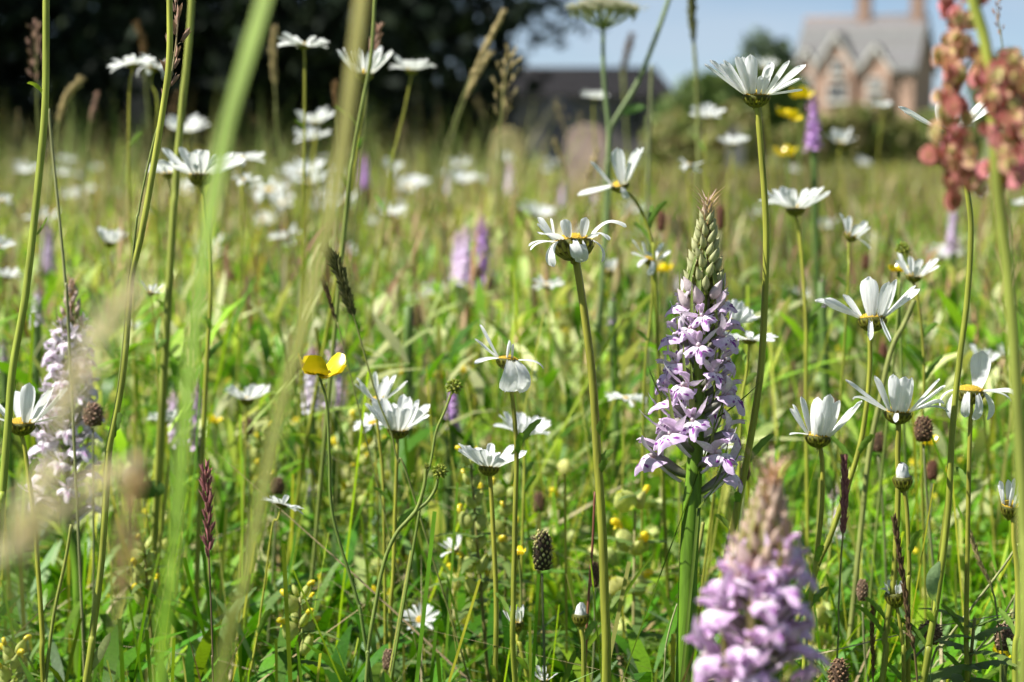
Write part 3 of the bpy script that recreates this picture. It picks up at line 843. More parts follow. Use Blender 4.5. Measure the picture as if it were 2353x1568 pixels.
def orchid_set(kind):
    if kind in _ocache: return _ocache[kind]
    lip, pale, mark, sep, bud, br = orchid_palette(kind)
    gtop = (0.44, 0.48, 0.17) if kind == 'lilac' else lerp3(bud, (0.5, 0.42, 0.25), 0.5)
    tiptop = lerp3((0.45, 0.20, 0.20), bud, 0.4)
    S = {'lip': lip_builder(kind), 'sepal_a': sepal_builder(kind), 'sepal_b': sepal_builder(kind, 0.0090, 0.0026, 0.75), 'flower': hood_builder(kind),
         'bud_low': bud_builder(lerp3(bud, pale, 0.3), bud, 0.0085, 0.0023), 'bud_mid': bud_builder(lerp3(gtop, bud, 0.25), lerp3(gtop, bud, 0.1)),
         'bud_top': bud_builder(tiptop, lerp3(gtop, (0.3, 0.32, 0.1), 0.4), 0.0065, 0.0014),
         'bract_long': bract_builder(br, 0.024, 0.0033, 0.6), 'bract_mid': bract_builder(br, 0.0165, 0.0029, 0.9), 'bract_short': bract_builder(lerp3(br, gtop, 0.4), 0.011, 0.0019, 1.2, tiptop)}
    M = {}
    for k, b in S.items():
        M[k] = b.mesh(k.split('_')[0], M_LEAF if k.startswith('bract') else M_ORCHID)
    _ocache[kind] = (S, M)
    return _ocache[kind]

OG = 'spotted orchids in the meadow'
def orchid(axis_px, d, apex_py, bud_py, flower_py, low_py, label, kind, n_fl, n_bud, stem_px, scale, seed, stem_px_extra=(), spread=1.0, bud_half=58, bud_scale=1.0):
    """axis_px runs from the apex down. Flowers open between bud_py and low_py; buds above."""
    S, Ms = orchid_set(kind)
    rr = random.Random(seed); k = d/FPX
    wp = path_to_ground(list(axis_px) + list(stem_px_extra), d, 0.006, rr)
    base = Vector(wp[-1]); base.z = 0
    t = thing('spotted_orchid', base, label, 'orchid', OG)
    line = catmull(wp, 10)
    ztop = line[0].z; zbot = 0
    sr = stem_px*k/2
    zl = P(1176, low_py, d).z
    sb = MB()
    def stem_r(q):
        z = line[min(len(line)-1, int(q*(len(line)-1)))].z
        if z > zl: return sr*max(0.08, 0.85*((ztop-z)/(ztop-zl))**0.6)
        return sr*(0.9+0.25*(1-z/max(0.01, zl)))
    tube(sb, line, stem_r, lambda q: lerp3((0.19, 0.26, 0.04), (0.115, 0.225, 0.014), min(1, q*1.8)), 16, 0.06)
    sb.build('stem', M_STEM, t, off=base)
    def at(z):
        for i in range(len(line)-1):
            if line[i].z >= z >= line[i+1].z:
                f = (line[i].z-z)/max(1e-9, line[i].z-line[i+1].z); return line[i].lerp(line[i+1], f), (line[i]-line[i+1]).normalized()
        return line[0].copy(), (line[0]-line[1]).normalized()
    Zp = lambda py: P(axis_px[0][0], py, d).z
    z_hi, z_lo = Zp(flower_py), Zp(low_py)
    for i in range(n_fl):
        q = i/(n_fl-1)
        qq = q**0.68
        z = z_lo + (z_hi-z_lo)*qq
        c, ax = at(z)
        az = i*2.399963 + 0.5 + rr.uniform(-0.3, 0.3)
        out = Vector((math.cos(az), math.sin(az), 0))
        s = scale*(1.0 - 0.30*q)*rr.uniform(0.9, 1.1)
        up = rr.uniform(0.0, 0.25) + 0.3*q*q
        X = (out + Vector((0, 0, up))).normalized(); Y = Vector((0, 0, 1)).cross(out).normalized(); Zv = X.cross(Y)
        Rm = Matrix((X, Y, Zv)).transposed().to_4x4()
        pos = c + out*sr*0.5 - base
        M = Matrix.Translation(pos) @ Rm @ Matrix.Rotation(rr.uniform(-0.25, 0.25), 4, 'X') @ Matrix.Diagonal((s*spread*(1.62-0.35*q), s*spread, s*spread, 1))
        fo = link('flower', Ms['flower'], t, mw=M)
        lm = Matrix.Translation((0.0084, 0, 0.0030)) @ Matrix.Rotation(rr.uniform(-0.3, 0.25), 4, 'Y') @ Matrix.Rotation(rr.uniform(-0.25, 0.25), 4, 'Z') @ Matrix.Scale(rr.uniform(0.95, 1.15), 4)
        link('lip', Ms['lip'], fo, mw=lm)
        for sgn in (-1, 1):
            Ls = Matrix.Translation((0.0070, sgn*0.0006, 0.0036)) @ Matrix.Rotation(rr.uniform(-0.35, 0.35), 4, 'Y') @ Matrix.Rotation(sgn*rr.uniform(-0.3, 0.3), 4, 'X') @ Matrix.Diagonal((1, sgn, 1, 1)) @ Matrix.Scale(rr.uniform(0.9, 1.15), 4)
            link('sepal', Ms['sepal_a' if rr.random() < 0.6 else 'sepal_b'], fo, mw=Ls)
        bm_ = 'bract_long' if q < 0.3 else 'bract_mid'
        az2 = az + rr.uniform(-0.15, 0.15)
        Mb = Matrix.Translation(c + out*sr*0.55 - base - Vector((0, 0, 0.0012))) @ Matrix.Rotation(az2, 4, 'Z') @ Matrix.Rotation(rr.uniform(-0.15, 0.3), 4, 'Y') @ Matrix.Scale(scale*rr.uniform(0.8, 1.15), 4)
        link('bract', Ms[bm_], t, mw=Mb)
    z0, z1 = Zp(bud_py), Zp(apex_py)
    for i in range(n_bud):
        q = i/(n_bud-1)
        z = z0 + (z1-z0)*(1-(1-q)**1.15)*0.97
        c, ax = at(z)
        az = i*2.399963 + 1.1 + rr.uniform(-0.2, 0.2)
        out = Vector((math.cos(az), math.sin(az), 0))
        rad_ = bud_half*k*(1-q)**0.8*0.55
        s = scale*bud_scale*(1.06 - 0.45*q)
        kind_b = 'bud_low' if q < 0.16 else ('bud_mid' if q < 0.85 else 'bud_top')
        tiltv = (out*(0.50 - 0.38*q) + Vector((0, 0, 1))).normalized()
        Mx = axis_matrix(c + out*rad_ - base, tiltv, az) @ Matrix.Scale(s, 4)
        link('bud', Ms[kind_b], t, mw=Mx)
        Mb = Matrix.Translation(c + out*(rad_*0.95) - base - Vector((0, 0, 0.001))) @ Matrix.Rotation(az, 4, 'Z') @ Matrix.Rotation(-0.42 - 0.35*q, 4, 'Y') @ Matrix.Scale(s*rr.uniform(0.9, 1.1), 4)
        link('bract', Ms['bract_mid' if q < 0.2 else 'bract_short'], t, mw=Mb)
    # long sheathing leaves near the ground
    for j in range(3):
        a = rr.uniform(0, 6.28); small_leaf(t, base, base + Vector((0, 0, 0.01)), (math.cos(a), math.sin(a), 1.6), 0.09*scale, 0.012*scale, vary((0.12, 0.22, 0.03), 0.15, rr), curve=-0.1)
    return t

# simple spikes for the orchids farther off: same build, flowers joined into one spike
def far_spike_mesh(kind, seed, n=34):
    S, _ = orchid_set(kind); rr = random.Random(seed); mb = MB()
    lip, pale, mark, sep, bud, br = orchid_palette(kind)
    H = 0.075
    for i in range(n):
        q = i/(n-1); az = i*2.399963 + rr.uniform(-0.3, 0.3); s = (1.05-0.5*q)
        z = H*q
        R = Matrix.Translation((0, 0, z)) @ Matrix.Rotation(az, 4, 'Z') @ Matrix.Rotation(-rr.uniform(-0.1, 0.2) - 0.3*q, 4, 'Y') @ Matrix.Scale(s, 4)
        c1 = vary(lerp3(lip, pale, rr.random()*0.7), 0.12, rr); c2 = vary(sep, 0.12, rr)
        for (p0, p1, w, side) in (((0.006, 0, 0.003), (0.0105, 0, -0.0045), 0.008, (0, 1, 0)), ((0.006, 0.001, 0.003), (0.009, 0.0065, 0.007), 0.003, (1, 0, 1)), ((0.006, -0.001, 0.003), (0.009, -0.0065, 0.007), 0.003, (1, 0, 1)), ((0.005, 0, 0.003), (0.010, 0, 0.0062), 0.0045, (0, 1, 0))):
            a = Vector(p0); b = Vector(p1)
            strip(mb, [R @ a.lerp(b, x) for x in (0, 0.5, 1)], lambda t: w*s*(0.5+0.8*t-0.6*t*t), R.to_3x3() @ Vector(side), c1 if w > 0.004 else c2, 0.15)
        tube(mb, [R @ Vector((0, 0, 0)), R @ Vector((0.0065, 0, 0.003))], (0.001*s, 0.0012*s), lerp3(br, sep, 0.4), 4, cap=False)
    lathe(mb, [(0.0008, -0.002), (0.0050, 0.004), (0.0048, H*0.5), (0.0035, H*0.85), (0.0020, H*1.1), (0.0003, H*1.3)], 9, lambda t: lerp3(lerp3(lip, pale, 0.25), bud, max(0, t-0.5)*2))
    for i in range(16):
        q = i/15; az = i*2.4; z = H*(0.93+0.32*q); rd = 0.0052*(1-q)
        M = axis_matrix((rd*math.cos(az), rd*math.sin(az), z), (0.45*math.cos(az)*(1-q), 0.45*math.sin(az)*(1-q), 1)) @ Matrix.Scale(0.95-0.4*q, 4)
        lathe(mb, [(0.0004, 0), (0.0018, 0.002), (0.0016, 0.005), (0.0001, 0.008)], 5, vary(bud, 0.15, rr), M)
    return mb.mesh('flower_spike', M_ORCHID)
_spk = {}
def far_orchid(px, top, bot, d, kind, label, seed=1, lean=0.0, group=OG):
    if kind not in _spk: _spk[kind] = [far_spike_mesh(kind, 5), far_spike_mesh(kind, 9, 40)]
    rr = random.Random(seed*7+int(px)); k = d/FPX
    A = P(px, top, d); B = P(px - lean*(bot-top), bot, d)
    s = (bot-top)*k/0.1035
    base = Vector((B.x + rr.uniform(-0.02, 0.02), B.y + rr.uniform(-0.02, 0.02), 0))
    t = thing('spotted_orchid', base, label, 'orchid', group)
    sb = MB(); tube(sb, catmull([A, A.lerp(B, 0.5), B, Vector(((B.x+base.x)/2, (B.y+base.y)/2, B.z*0.5)), base], 4), lambda q: 0.0006 + 0.0022*min(1, q*2), ((0.14, 0.2, 0.05), (0.07, 0.15, 0.03)), 6)
    sb.build('stem', M_STEM, t, off=base)
    ax = (A-B).normalized()
    link('flower_spike', _spk[kind][seed % 2], t, mw=axis_matrix(B-base, ax, rr.uniform(0, 6)) @ Matrix.Diagonal((s*1.75, s*1.75, s, 1)))
    for j in range(2):
        a = rr.uniform(0, 6.28); small_leaf(t, base, base, (math.cos(a), math.sin(a), 1.4), 0.09, 0.010, (0.12, 0.22, 0.03), curve=-0.1)
    return t
# ================================================================ other plants
def stalk(name, pts_px, d, w_px, label, cat, col0, col1, group=None, seed=0, d_end=None, mat=None, n=8, ridge=0.06, taper=0.2):
    """A bare stalk through picture points (top first) down to the soil; returns thing, base, line."""
    rr = random.Random(seed*31+5)
    wp = path_to_ground(pts_px, d, 0.015, rr, d_end)
    base = Vector(wp[-1]); base.z = 0
    t = thing(name, base, label, cat, group)
    line = catmull(wp, 8); r = w_px*d/FPX/2
    sb = MB(); tube(sb, line, lambda q: r*(1-taper/2+taper*q), (col0, col1), n, ridge)
    sb.build('stem', mat or M_STEM, t, off=base)
    return t, base, line

def spikelet_mesh(name, col, tipc, seed):
    mb = MB(); rr = random.Random(seed)
    for k in range(3):
        a = k*2.1
        o = Vector((0.12*math.cos(a), 0.12*math.sin(a), 0.05*k))
        pts = [o + Vector((0.10*math.cos(a)*t, 0.10*math.sin(a)*t, t)) for t in (0, 0.25, 0.5, 0.75, 1.0)]
        strip(mb, pts, lambda t: 0.30*math.sin(math.pi*(0.12+0.86*t)), (math.sin(a), -math.cos(a), 0), (col, tipc), 0.4)
    return mb
_spl = {}
def spikelets(key, col, tipc):
    if key not in _spl:
        b = spikelet_mesh('spikelet', col, tipc, 3); _spl[key] = (b, b.mesh('spikelet', M_DRY))
    return _spl[key]
SPK = {'purple': ((0.19, 0.055, 0.07), (0.36, 0.16, 0.14)), 'green': ((0.055, 0.065, 0.02), (0.17, 0.17, 0.06)), 'brown': ((0.12, 0.065, 0.025), (0.25, 0.15, 0.06)),
       'straw': ((0.34, 0.27, 0.11), (0.45, 0.36, 0.18)), 'rose': ((0.30, 0.17, 0.13), (0.40, 0.26, 0.18)), 'dark': ((0.07, 0.04, 0.02), (0.15, 0.09, 0.04))}
GG = 'grass seed heads on thin stalks'
def grass_head(pts_px, d, head_px, label, key, n, size_px, spread, stalk_px=4, seed=1, joined=False, branch=0.0, group=GG, col=(0.2, 0.22, 0.06), nod=True, name='grass_seed_head', d_end=None):
    """Stalk through pts_px (tip first); spikelets sit on the first head_px of its length."""
    rr = random.Random(seed); k = d/FPX
    wp = path_to_ground(pts_px, d, 0.02, rr, d_end)
    base = Vector(wp[-1]); base.z = 0
    t = thing(name, base, label, 'grass', group)
    line = catmull(wp, 8)
    sb = MB(); r = stalk_px*k/2
    tube(sb, line, lambda q: r*(0.5+0.6*min(1, q*3)), lambda q: lerp3(vary(SPK[key][1], 0.05, rr), col, min(1, q*2.5)), 6)
    sb.build('stem', M_STEM, t, off=base)
    b, me = spikelets(key, *SPK[key])
    L = head_px*k; s = size_px*k
    acc = [0]
    for i in range(1, len(line)): acc.append(acc[-1] + (line[i]-line[i-1]).length)
    def at(l):
        for i in range(len(line)-1):
            if acc[i+1] >= l: return line[i].lerp(line[i+1], (l-acc[i])/max(1e-9, acc[i+1]-acc[i])), (line[i]-line[i+1]).normalized()
        return line[-1], Vector((0, 0, 1))
    jb = MB(); bb = MB(); nb = 0
    for i in range(n):
        q = (i+0.5)/n
        c, ax = at(L*q)
        az = i*2.399963 + rr.uniform(-0.4, 0.4)
        e1 = ax.orthogonal().normalized(); e2 = ax.cross(e1)
        out = e1*math.cos(az) + e2*math.sin(az)
        prof = math.sin(math.pi*min(1, 0.12+0.85*q))**0.6
        if branch:
            bl = branch*k*prof*rr.uniform(0.3, 1.0)*(0.3+0.7*q)
            tip = c + (out*0.75 + ax*0.65).normalized()*bl
            tube(bb, [c, tip], (r*0.4, r*0.3), lerp3(col, SPK[key][0], 0.5), 4, cap=False); nb += 1
            c2 = tip
        else: c2 = c + out*s*0.10
        dirn = (ax + out*spread*rr.uniform(0.6, 1.3)).normalized()
        M = axis_matrix(c2 - (Vector() if joined else base), dirn, rr.uniform(0, 6)) @ Matrix.Scale(s*rr.uniform(0.8, 1.2)*(0.65+0.35*prof), 4)
        if joined: jb.add([M @ Vector(x) for x in b.v], b.f, b.c)
        else: link('spikelet', me, t, mw=M)
    if nb: bb.build('branchlets', M_STEM, t, off=base)
    if joined: jb.build('seed_head', M_DRY, t, off=base)
    return t

# ---------------------------------------------------------------- ribwort plantain heads
def ico(mb, c, r, col, sq=1.0):
    c = Vector(c)
    vs = [c + Vector((0, 0, r*sq)), c - Vector((0, 0, r*sq))] + [c + Vector((math.cos(a)*r, math.sin(a)*r, 0)) for a in (0.3, 1.55, 2.8, 4.06, 5.3)]
    mb.add(vs, [(0, 2+i, 2+(i+1) % 5) for i in range(5)] + [(1, 2+(i+1) % 5, 2+i) for i in range(5)], col)
PLT = {}
def plantain_mesh(key):
    if key in PLT: return PLT[key]
    body, dot, tip = {'seed': ((0.045, 0.03, 0.018), (0.40, 0.38, 0.14), (0.22, 0.13, 0.08)), 'brown': ((0.085, 0.048, 0.028), (0.24, 0.145, 0.075), (0.20, 0.12, 0.06)),
                      'tan': ((0.12, 0.075, 0.045), (0.33, 0.22, 0.14), (0.2, 0.13, 0.09)), 'rust': ((0.11, 0.045, 0.025), (0.20, 0.09, 0.05), (0.15, 0.06, 0.03))}[key]
    rr = random.Random(8); mb = MB()
    prof = [(0.001, 0), (0.20, 0.04), (0.235, 0.3), (0.22, 0.6), (0.15, 0.85), (0.001, 1.0)]
    lathe(mb, prof, 10, body)
    n = 95
    for i in range(n):
        q = (i+0.5)/n; az = i*2.399963; z = 0.03+0.93*q
        r = 0.235*math.sin(math.pi*min(1, 0.16+0.80*q*0.92))**0.55 if q < 0.9 else 0.12
        o = Vector((r*math.cos(az), r*math.sin(az), z))
        if rr.random() < 0.72: ico(mb, o, 0.046*rr.uniform(0.75, 1.2), vary(dot, 0.25, rr), 1.2)
        else:
            d = Vector((math.cos(az), math.sin(az), 0.5))
            strip(mb, [o, o+d*0.06, o+d*0.11], lambda t: 0.045*(1.05-t), (0, 0, 1), vary(tip, 0.3, rr), 0.2)
    PLT[key] = mb.mesh('seed_head', M_DRY)
    return PLT[key]
PG = 'ribwort plantain seed heads'
def plantain(px, top, bot, d, w_px, key, label, stem=None, seed=1, group=PG, stalk_px=6):
    rr = random.Random(seed*13+int(px)); k = d/FPX
    A = P(px, top, d); B = P(px, bot, d)
    if stem: B = P(stem[0][0], stem[0][1], d); stem = stem[1:] or None
    ax = (A-B).normalized()
    stem = stem or [(px + rr.uniform(-15, 15), bot+170)]
    wp = [B - ax*0.001] + path_to_ground([(px, bot+2)] + list(stem), d, 0.02, rr)[1:]
    base = Vector(wp[-1]); base.z = 0
    t = thing('ribwort_plantain', base, label, 'plantain', group)
    sb = MB(); tube(sb, catmull(wp, 6), (stalk_px*k/2*0.8, stalk_px*k/2*1.2), ((0.20, 0.21, 0.09), (0.13, 0.18, 0.05)), 7, 0.1)
    sb.build('stem', M_STEM, t, off=base)
    L = (A-B).length
    link('seed_head', plantain_mesh(key), t, mw=axis_matrix(B-base, ax, rr.uniform(0, 6)) @ Matrix.Diagonal((w_px*k/0.50, w_px*k/0.50, L, 1)))
    for j in range(2):
        a = rr.uniform(0, 6.28); small_leaf(t, base, base, (math.cos(a), math.sin(a), 1.8), 0.10, 0.006, (0.13, 0.24, 0.03), curve=-0.05)
    return t

# ---------------------------------------------------------------- buttercups
YEL = (0.76, 0.60, 0.008)
def bc_petal():
    mb = MB()
    pts = [Vector((0.08 + 0.55*math.sin(1.15*t), 0, 0.75*t**1.5)) for t in [i/6 for i in range(7)]]
    strip(mb, pts, lambda t: 0.80*math.sin(math.pi*(0.13+0.70*t))**1.1, (0, 1, 0), (vary((0.70, 0.50, 0.02), 0.05), YEL), 0.16, 0.03)
    return mb.mesh('petal', M_BUTTER)
M_BUTTER = vcol_mat('buttercup_petal', 0.22, 0.6, 0.25, (1, 0.95, 0.5), 0.06, 900)
BCP = bc_petal()
_b = MB()
lathe(_b, [(0.02, -0.10), (0.14, 0.0), (0.18, 0.12), (0.10, 0.24), (0.001, 0.28)], 9, (0.42, 0.42, 0.05))
for i in range(26):
    a = i*2.4; q = (i+0.5)/26; r = 0.22*math.sqrt(q)+0.04
    tube(_b, [(0.1*math.cos(a), 0.1*math.sin(a), 0.05), (r*math.cos(a), r*math.sin(a), 0.30-0.1*q)], (0.014, 0.03), (0.72, 0.50, 0.02), 4)
for i in range(5):
    a = i*1.2566+0.6
    strip(_b, [Vector((0.1*math.cos(a), 0.1*math.sin(a), -0.05)), Vector((0.3*math.cos(a), 0.3*math.sin(a), 0.05)), Vector((0.45*math.cos(a), 0.45*math.sin(a), 0.25))], lambda t: 0.22*(1.1-t), (-math.sin(a), math.cos(a), 0), (0.25, 0.28, 0.05), 0.2)
BCH = _b.mesh('flower_head', M_DISC)
BG = 'yellow buttercups in the meadow'
def buttercup(px, py, d, w_px, label, stem=None, tilt=0, seed=1, group=BG):
    rr = random.Random(seed*5+int(px)); k = d/FPX
    H = P(px, py, d); s = w_px*k/1.35
    stem = stem or [(px+rr.uniform(-10, 10), py+120), (px+rr.uniform(-30, 30), py+300)]
    wp = [H] + path_to_ground(stem, d, 0.02, rr)
    base = Vector(wp[-1]); base.z = 0
    t = thing('meadow_buttercup', base, label, 'buttercup', group)
    sb = MB(); tube(sb, catmull(wp, 7), (0.00045, 0.0008), ((0.17, 0.22, 0.04), (0.12, 0.2, 0.04)), 7, 0.05); sb.build('stem', M_STEM, t, off=base)
    M = axis_matrix(H-base, (math.sin(rad(tilt)), -0.1, math.cos(rad(tilt))), rr.uniform(0, 6)) @ Matrix.Scale(s, 4)
    hd = link('flower_head', BCH, t, mw=M)
    for i in range(5):
        link('petal', BCP, hd, mw=Matrix.Rotation(i*1.2566+rr.uniform(-0.1, 0.1), 4, 'Z') @ Matrix.Rotation(rr.uniform(0.05, 0.5), 4, 'Y') @ Matrix.Scale(rr.uniform(0.85, 1.1), 4))
    return t
_f = MB(); lathe(_f, [(0.05, -0.1), (0.35, 0.0), (0.5, 0.35), (0.35, 0.75), (0.001, 0.95)], 9, (0.2, 0.24, 0.04))
for i in range(34):
    q = (i+0.5)/34; a = i*2.4; ph = q*2.6
    o = Vector((0.5*math.sin(ph)*math.cos(a), 0.5*math.sin(ph)*math.sin(a), 0.45-0.45*math.cos(math.pi-ph)*1.0))
    dv = (o - Vector((0, 0, 0.4))).normalized()
    lathe(_f, [(0.03, -0.05), (0.14, 0.08), (0.10, 0.2), (0.004, 0.36)], 5, vary((0.30, 0.34, 0.05), 0.2), axis_matrix(o, dv))
BFRUIT = _f.mesh('seed_head', M_LEAF)

# ---------------------------------------------------------------- yellow rattle
PALE = (0.56, 0.58, 0.20)
def calyx_mesh():
    mb = MB(); n = 10; vs = []; cs = []
    prof = [(0.08, 0), (0.36, 0.12), (0.50, 0.38), (0.47, 0.62), (0.30, 0.86), (0.14, 1.0)]
    for i, (r, z) in enumerate(prof):
        for k in range(n):
            a = 2*math.pi*k/n
            vs.append((r*math.cos(a), r*0.48*math.sin(a), z)); cs.append(vary(lerp3(PALE, (0.36, 0.42, 0.10), i/5), 0.08))
    mb.add(vs, [(i*n+k, i*n+(k+1) % n, (i+1)*n+(k+1) % n, (i+1)*n+k) for i in range(5) for k in range(n)], cs)
    for k in range(4):
        a = k*1.57+0.4
        o = Vector((0.13*math.cos(a), 0.1*math.sin(a), 0.97))
        strip(mb, [o, o+Vector((0.04*math.cos(a), 0.03*math.sin(a), 0.13))], lambda t: 0.12*(1.02-t), (-math.sin(a), math.cos(a), 0), (0.3, 0.3, 0.08), 0.1)
    return mb.mesh('calyx', M_LEAF)
CALYX = calyx_mesh()
_r = MB()
tube(_r, catmull([(0, 0, 0), (0.02, 0, 0.25), (0.12, 0, 0.45), (0.30, 0, 0.50)], 3), lambda q: 0.085*(1+0.9*math.sin(q*2.6)), lambda q: lerp3((0.62, 0.52, 0.06), (0.76, 0.62, 0.02), q), 8)
strip(_r, [Vector((0.10, 0, 0.36)), Vector((0.26, 0, 0.30)), Vector((0.38, 0, 0.18))], lambda t: 0.22*(1-0.5*t), (0, 1, 0), (0.76, 0.62, 0.02), 0.2)
RFLOW = _r.mesh('flower', M_BUTTER)
def rattle_leaf():
    mb = MB(); N = 14
    pts = [Vector((t, 0, 0.30*t-0.42*t*t)) for t in [i/N for i in range(N+1)]]
    strip(mb, pts, lambda t: 0.34*(1-t)**0.8*(0.7+0.5*t)+0.01, (0, 1, 0), ((0.11, 0.18, 0.04), (0.16, 0.22, 0.06)), 0.16, 0, 0.22)
    return mb
RLEAF_B = rattle_leaf(); RLEAF = RLEAF_B.mesh('leaf', M_LEAF)
RG = 'yellow rattle plants in the sward'
def rattle(px, py, d, h_px, label, seed=1, group=RG, n=5, flowers=0.5, base_xy=None, husks=True, leaf_mul=1.0):
    """py: top of the plant."""
    rr = random.Random(seed*3+1); k = d/FPX
    A = P(px, py, d) if base_xy is None else Vector(base_xy)
    base = Vector((A.x + rr.uniform(-0.03, 0.03), A.y + rr.uniform(-0.03, 0.03), 0))
    t = thing('yellow_rattle', base, label, 'yellow rattle', group)
    wp = catmull([A, A.lerp(base, 0.4) + Vector((rr.uniform(-0.008, 0.008), 0, 0)), base], 8)
    sb = MB(); tube(sb, wp, (0.0006, 0.0013), ((0.24, 0.22, 0.06), (0.16, 0.13, 0.05)), 6); sb.build('stem', M_STEM, t, off=base)
    H = h_px*k
    for i in range(n):
        q = i/max(1, n-1); z = A.z - H*q
        f = (A.z-z)/max(0.01, A.z); c = wp[min(len(wp)-1, int(f*(len(wp)-1)))].copy(); c.z = z
        for s in (0, 1):
            az = i*1.57 + s*math.pi + rr.uniform(-0.3, 0.3) + seed
            o = Vector((math.cos(az), math.sin(az), 0))
            cs = (0.0050 + 0.0022*q)*rr.uniform(0.85, 1.15)
            if husks and (i < n-1 or rr.random() < 0.5):
                M = axis_matrix(c + o*0.0015 - base, o*0.55 + Vector((0, 0, 0.8)), az+1.57) @ Matrix.Scale(cs*1.25, 4)
                cx = link('calyx', CALYX, t, mw=M)
                if rr.random() < flowers: link('flower', RFLOW, cx, loc=(0, 0, 0.85), rot=(0, 0, rr.uniform(0, 6)), scale=0.95)
            ll = leaf_mul*(0.012 + 0.012*q)*rr.uniform(0.85, 1.2)
            link('leaf', RLEAF, t, mw=Matrix.Translation(c - base - Vector((0, 0, 0.003))) @ Matrix.Rotation(az+0.4, 4, 'Z') @ Matrix.Rotation(-0.3 + 0.5*q, 4, 'Y') @ Matrix.Scale(ll, 4))
    return t

# farther plants: husks joined into one spike, leaves into another
def _far_rattle(seed):
    rr = random.Random(seed); hb = MB(); lb = MB(); H = 0.055
    cal = CALYX; cv = [tuple(v.co) for v in cal.vertices]; cf = [tuple(p.vertices) for p in cal.polygons]
    fv = [tuple(v.co) for v in RFLOW.vertices]; ff = [tuple(p.vertices) for p in RFLOW.polygons]
    for i in range(4):
        for s in (0, 1):
            az = i*1.57 + s*math.pi + rr.uniform(-0.4, 0.4); o = Vector((math.cos(az), math.sin(az), 0)); z = -H*i/3.5
            M = axis_matrix(o*0.0015 + Vector((0, 0, z)), o*0.55 + Vector((0, 0, 0.8)), az+1.57) @ Matrix.Scale(0.0075*rr.uniform(0.85, 1.2), 4)
            hb.add([M @ Vector(v) for v in cv], cf, vary(PALE, 0.15, rr))
            if rr.random() < 0.35: hb.add([M @ (Vector(v) + Vector((0, 0, 0.85))) for v in fv], ff, (0.76, 0.62, 0.03))
    for i in range(7):
        for s in (0, 1):
            az = i*1.57 + s*math.pi + 0.5; z = 0.004 - H*i/3.5
            M = Matrix.Translation((0, 0, z)) @ Matrix.Rotation(az, 4, 'Z') @ Matrix.Rotation(-0.2+0.1*i, 4, 'Y') @ Matrix.Scale(0.016+0.004*i, 4)
            lb.add([M @ Vector(v) for v in RLEAF_B.v], RLEAF_B.f, [vary(c_, 0.1, rr) for c_ in RLEAF_B.c])
    return hb.mesh('husk_spike', M_LEAF), lb.mesh('leaves', M_LEAF)
FR = [_far_rattle(i) for i in range(4)]
def far_rattle(px, py, d, label, seed, group='small yellow rattle in the sward'):
    rr = random.Random(seed*3+1); A = P(px, py, d); base = Vector((A.x, A.y, 0))
    t = thing('yellow_rattle', base, label, 'yellow rattle', group)
    sb = MB(); tube(sb, [A, A.lerp(base, 0.5) + Vector((rr.uniform(-0.006, 0.006), 0, 0)), base], (0.0006, 0.0012), ((0.24, 0.22, 0.06), (0.16, 0.13, 0.05)), 5); sb.build('stem', M_STEM, t, off=base)
    sp = rr.uniform(0, 6); sc_ = rr.uniform(0.9, 1.35)
    h, l = FR[seed % 4]
    link('husk_spike', h, t, loc=A-base, rot=(rr.uniform(-0.15, 0.15), rr.uniform(-0.15, 0.15), sp), scale=sc_); link('leaves', l, t, loc=A-base, rot=(0, 0, sp), scale=sc_)
    return t

# ---------------------------------------------------------------- red clover
_c = MB()
for i in range(70):
    q = (i+0.5)/70; a = i*2.4; ph = math.acos(1-1.7*q)
    o = Vector((math.sin(ph)*math.cos(a), math.sin(ph)*math.sin(a), math.cos(ph)))
    strip(_c, [o*0.25, o*0.62, o*0.95 + Vector((0, 0, 0.08))], lambda t: 0.13+0.10*t, (-math.sin(a), math.cos(a), 0.2), ((0.45, 0.25, 0.30), vary((0.36, 0.05, 0.22), 0.25)), 0.2)
CLOVER = _c.mesh('flower_head', M_ORCHID)
def clover(px, py, d, w_px, label, seed=1):
    rr = random.Random(seed); k = d/FPX; H = P(px, py, d)
    wp = [H] + path_to_ground([(px+rr.uniform(-10, 10), py+150)], d, 0.02, rr); base = Vector(wp[-1]); base.z = 0
    t = thing('red_clover', base, label, 'clover', 'red clover heads in the sward')
    sb = MB(); tube(sb, catmull(wp, 6), (0.0008, 0.001), ((0.13, 0.17, 0.05), (0.1, 0.17, 0.04)), 6); sb.build('stem', M_STEM, t, off=base)
    link('flower_head', CLOVER, t, loc=H-base, scale=w_px*k/2)
    for s in (0, 2.1, 4.2):
        small_leaf(t, base, H - Vector((0, 0, 0.008)), (math.cos(s), math.sin(s), 0.2), 0.016, 0.009, (0.07, 0.14, 0.03))
    return t

# ---------------------------------------------------------------- broad blade
def broad_blade(pts_px, d, w0, w1, label, col0, col1, name='tall_grass', d_end=None, seed=1, side=(1, 0.15, 0), fold=0.12, wf=None):
    rr = random.Random(seed)
    wp = path_to_ground(pts_px, d, 0.01, rr, d_end); base = Vector(wp[-1]); base.z = 0
    t = thing(name, base, label, 'grass', 'broad grass leaves that stand out from the sward')
    k = d/FPX; mb = MB()
    strip(mb, catmull(wp, 8), wf or (lambda q: (w0 + (w1-w0)*q)*k), side, (col0, col1), fold)
    mb.build('blade', M_GRASS, t, off=base)
    return t
# ================================================================ plants one can point at
SCATTER = []      # things strewn over the meadow: (object, px, py, look, noun); labelled together further down
def strewn(o, px, py, look, noun): SCATTER.append((o, px, py, look, noun))

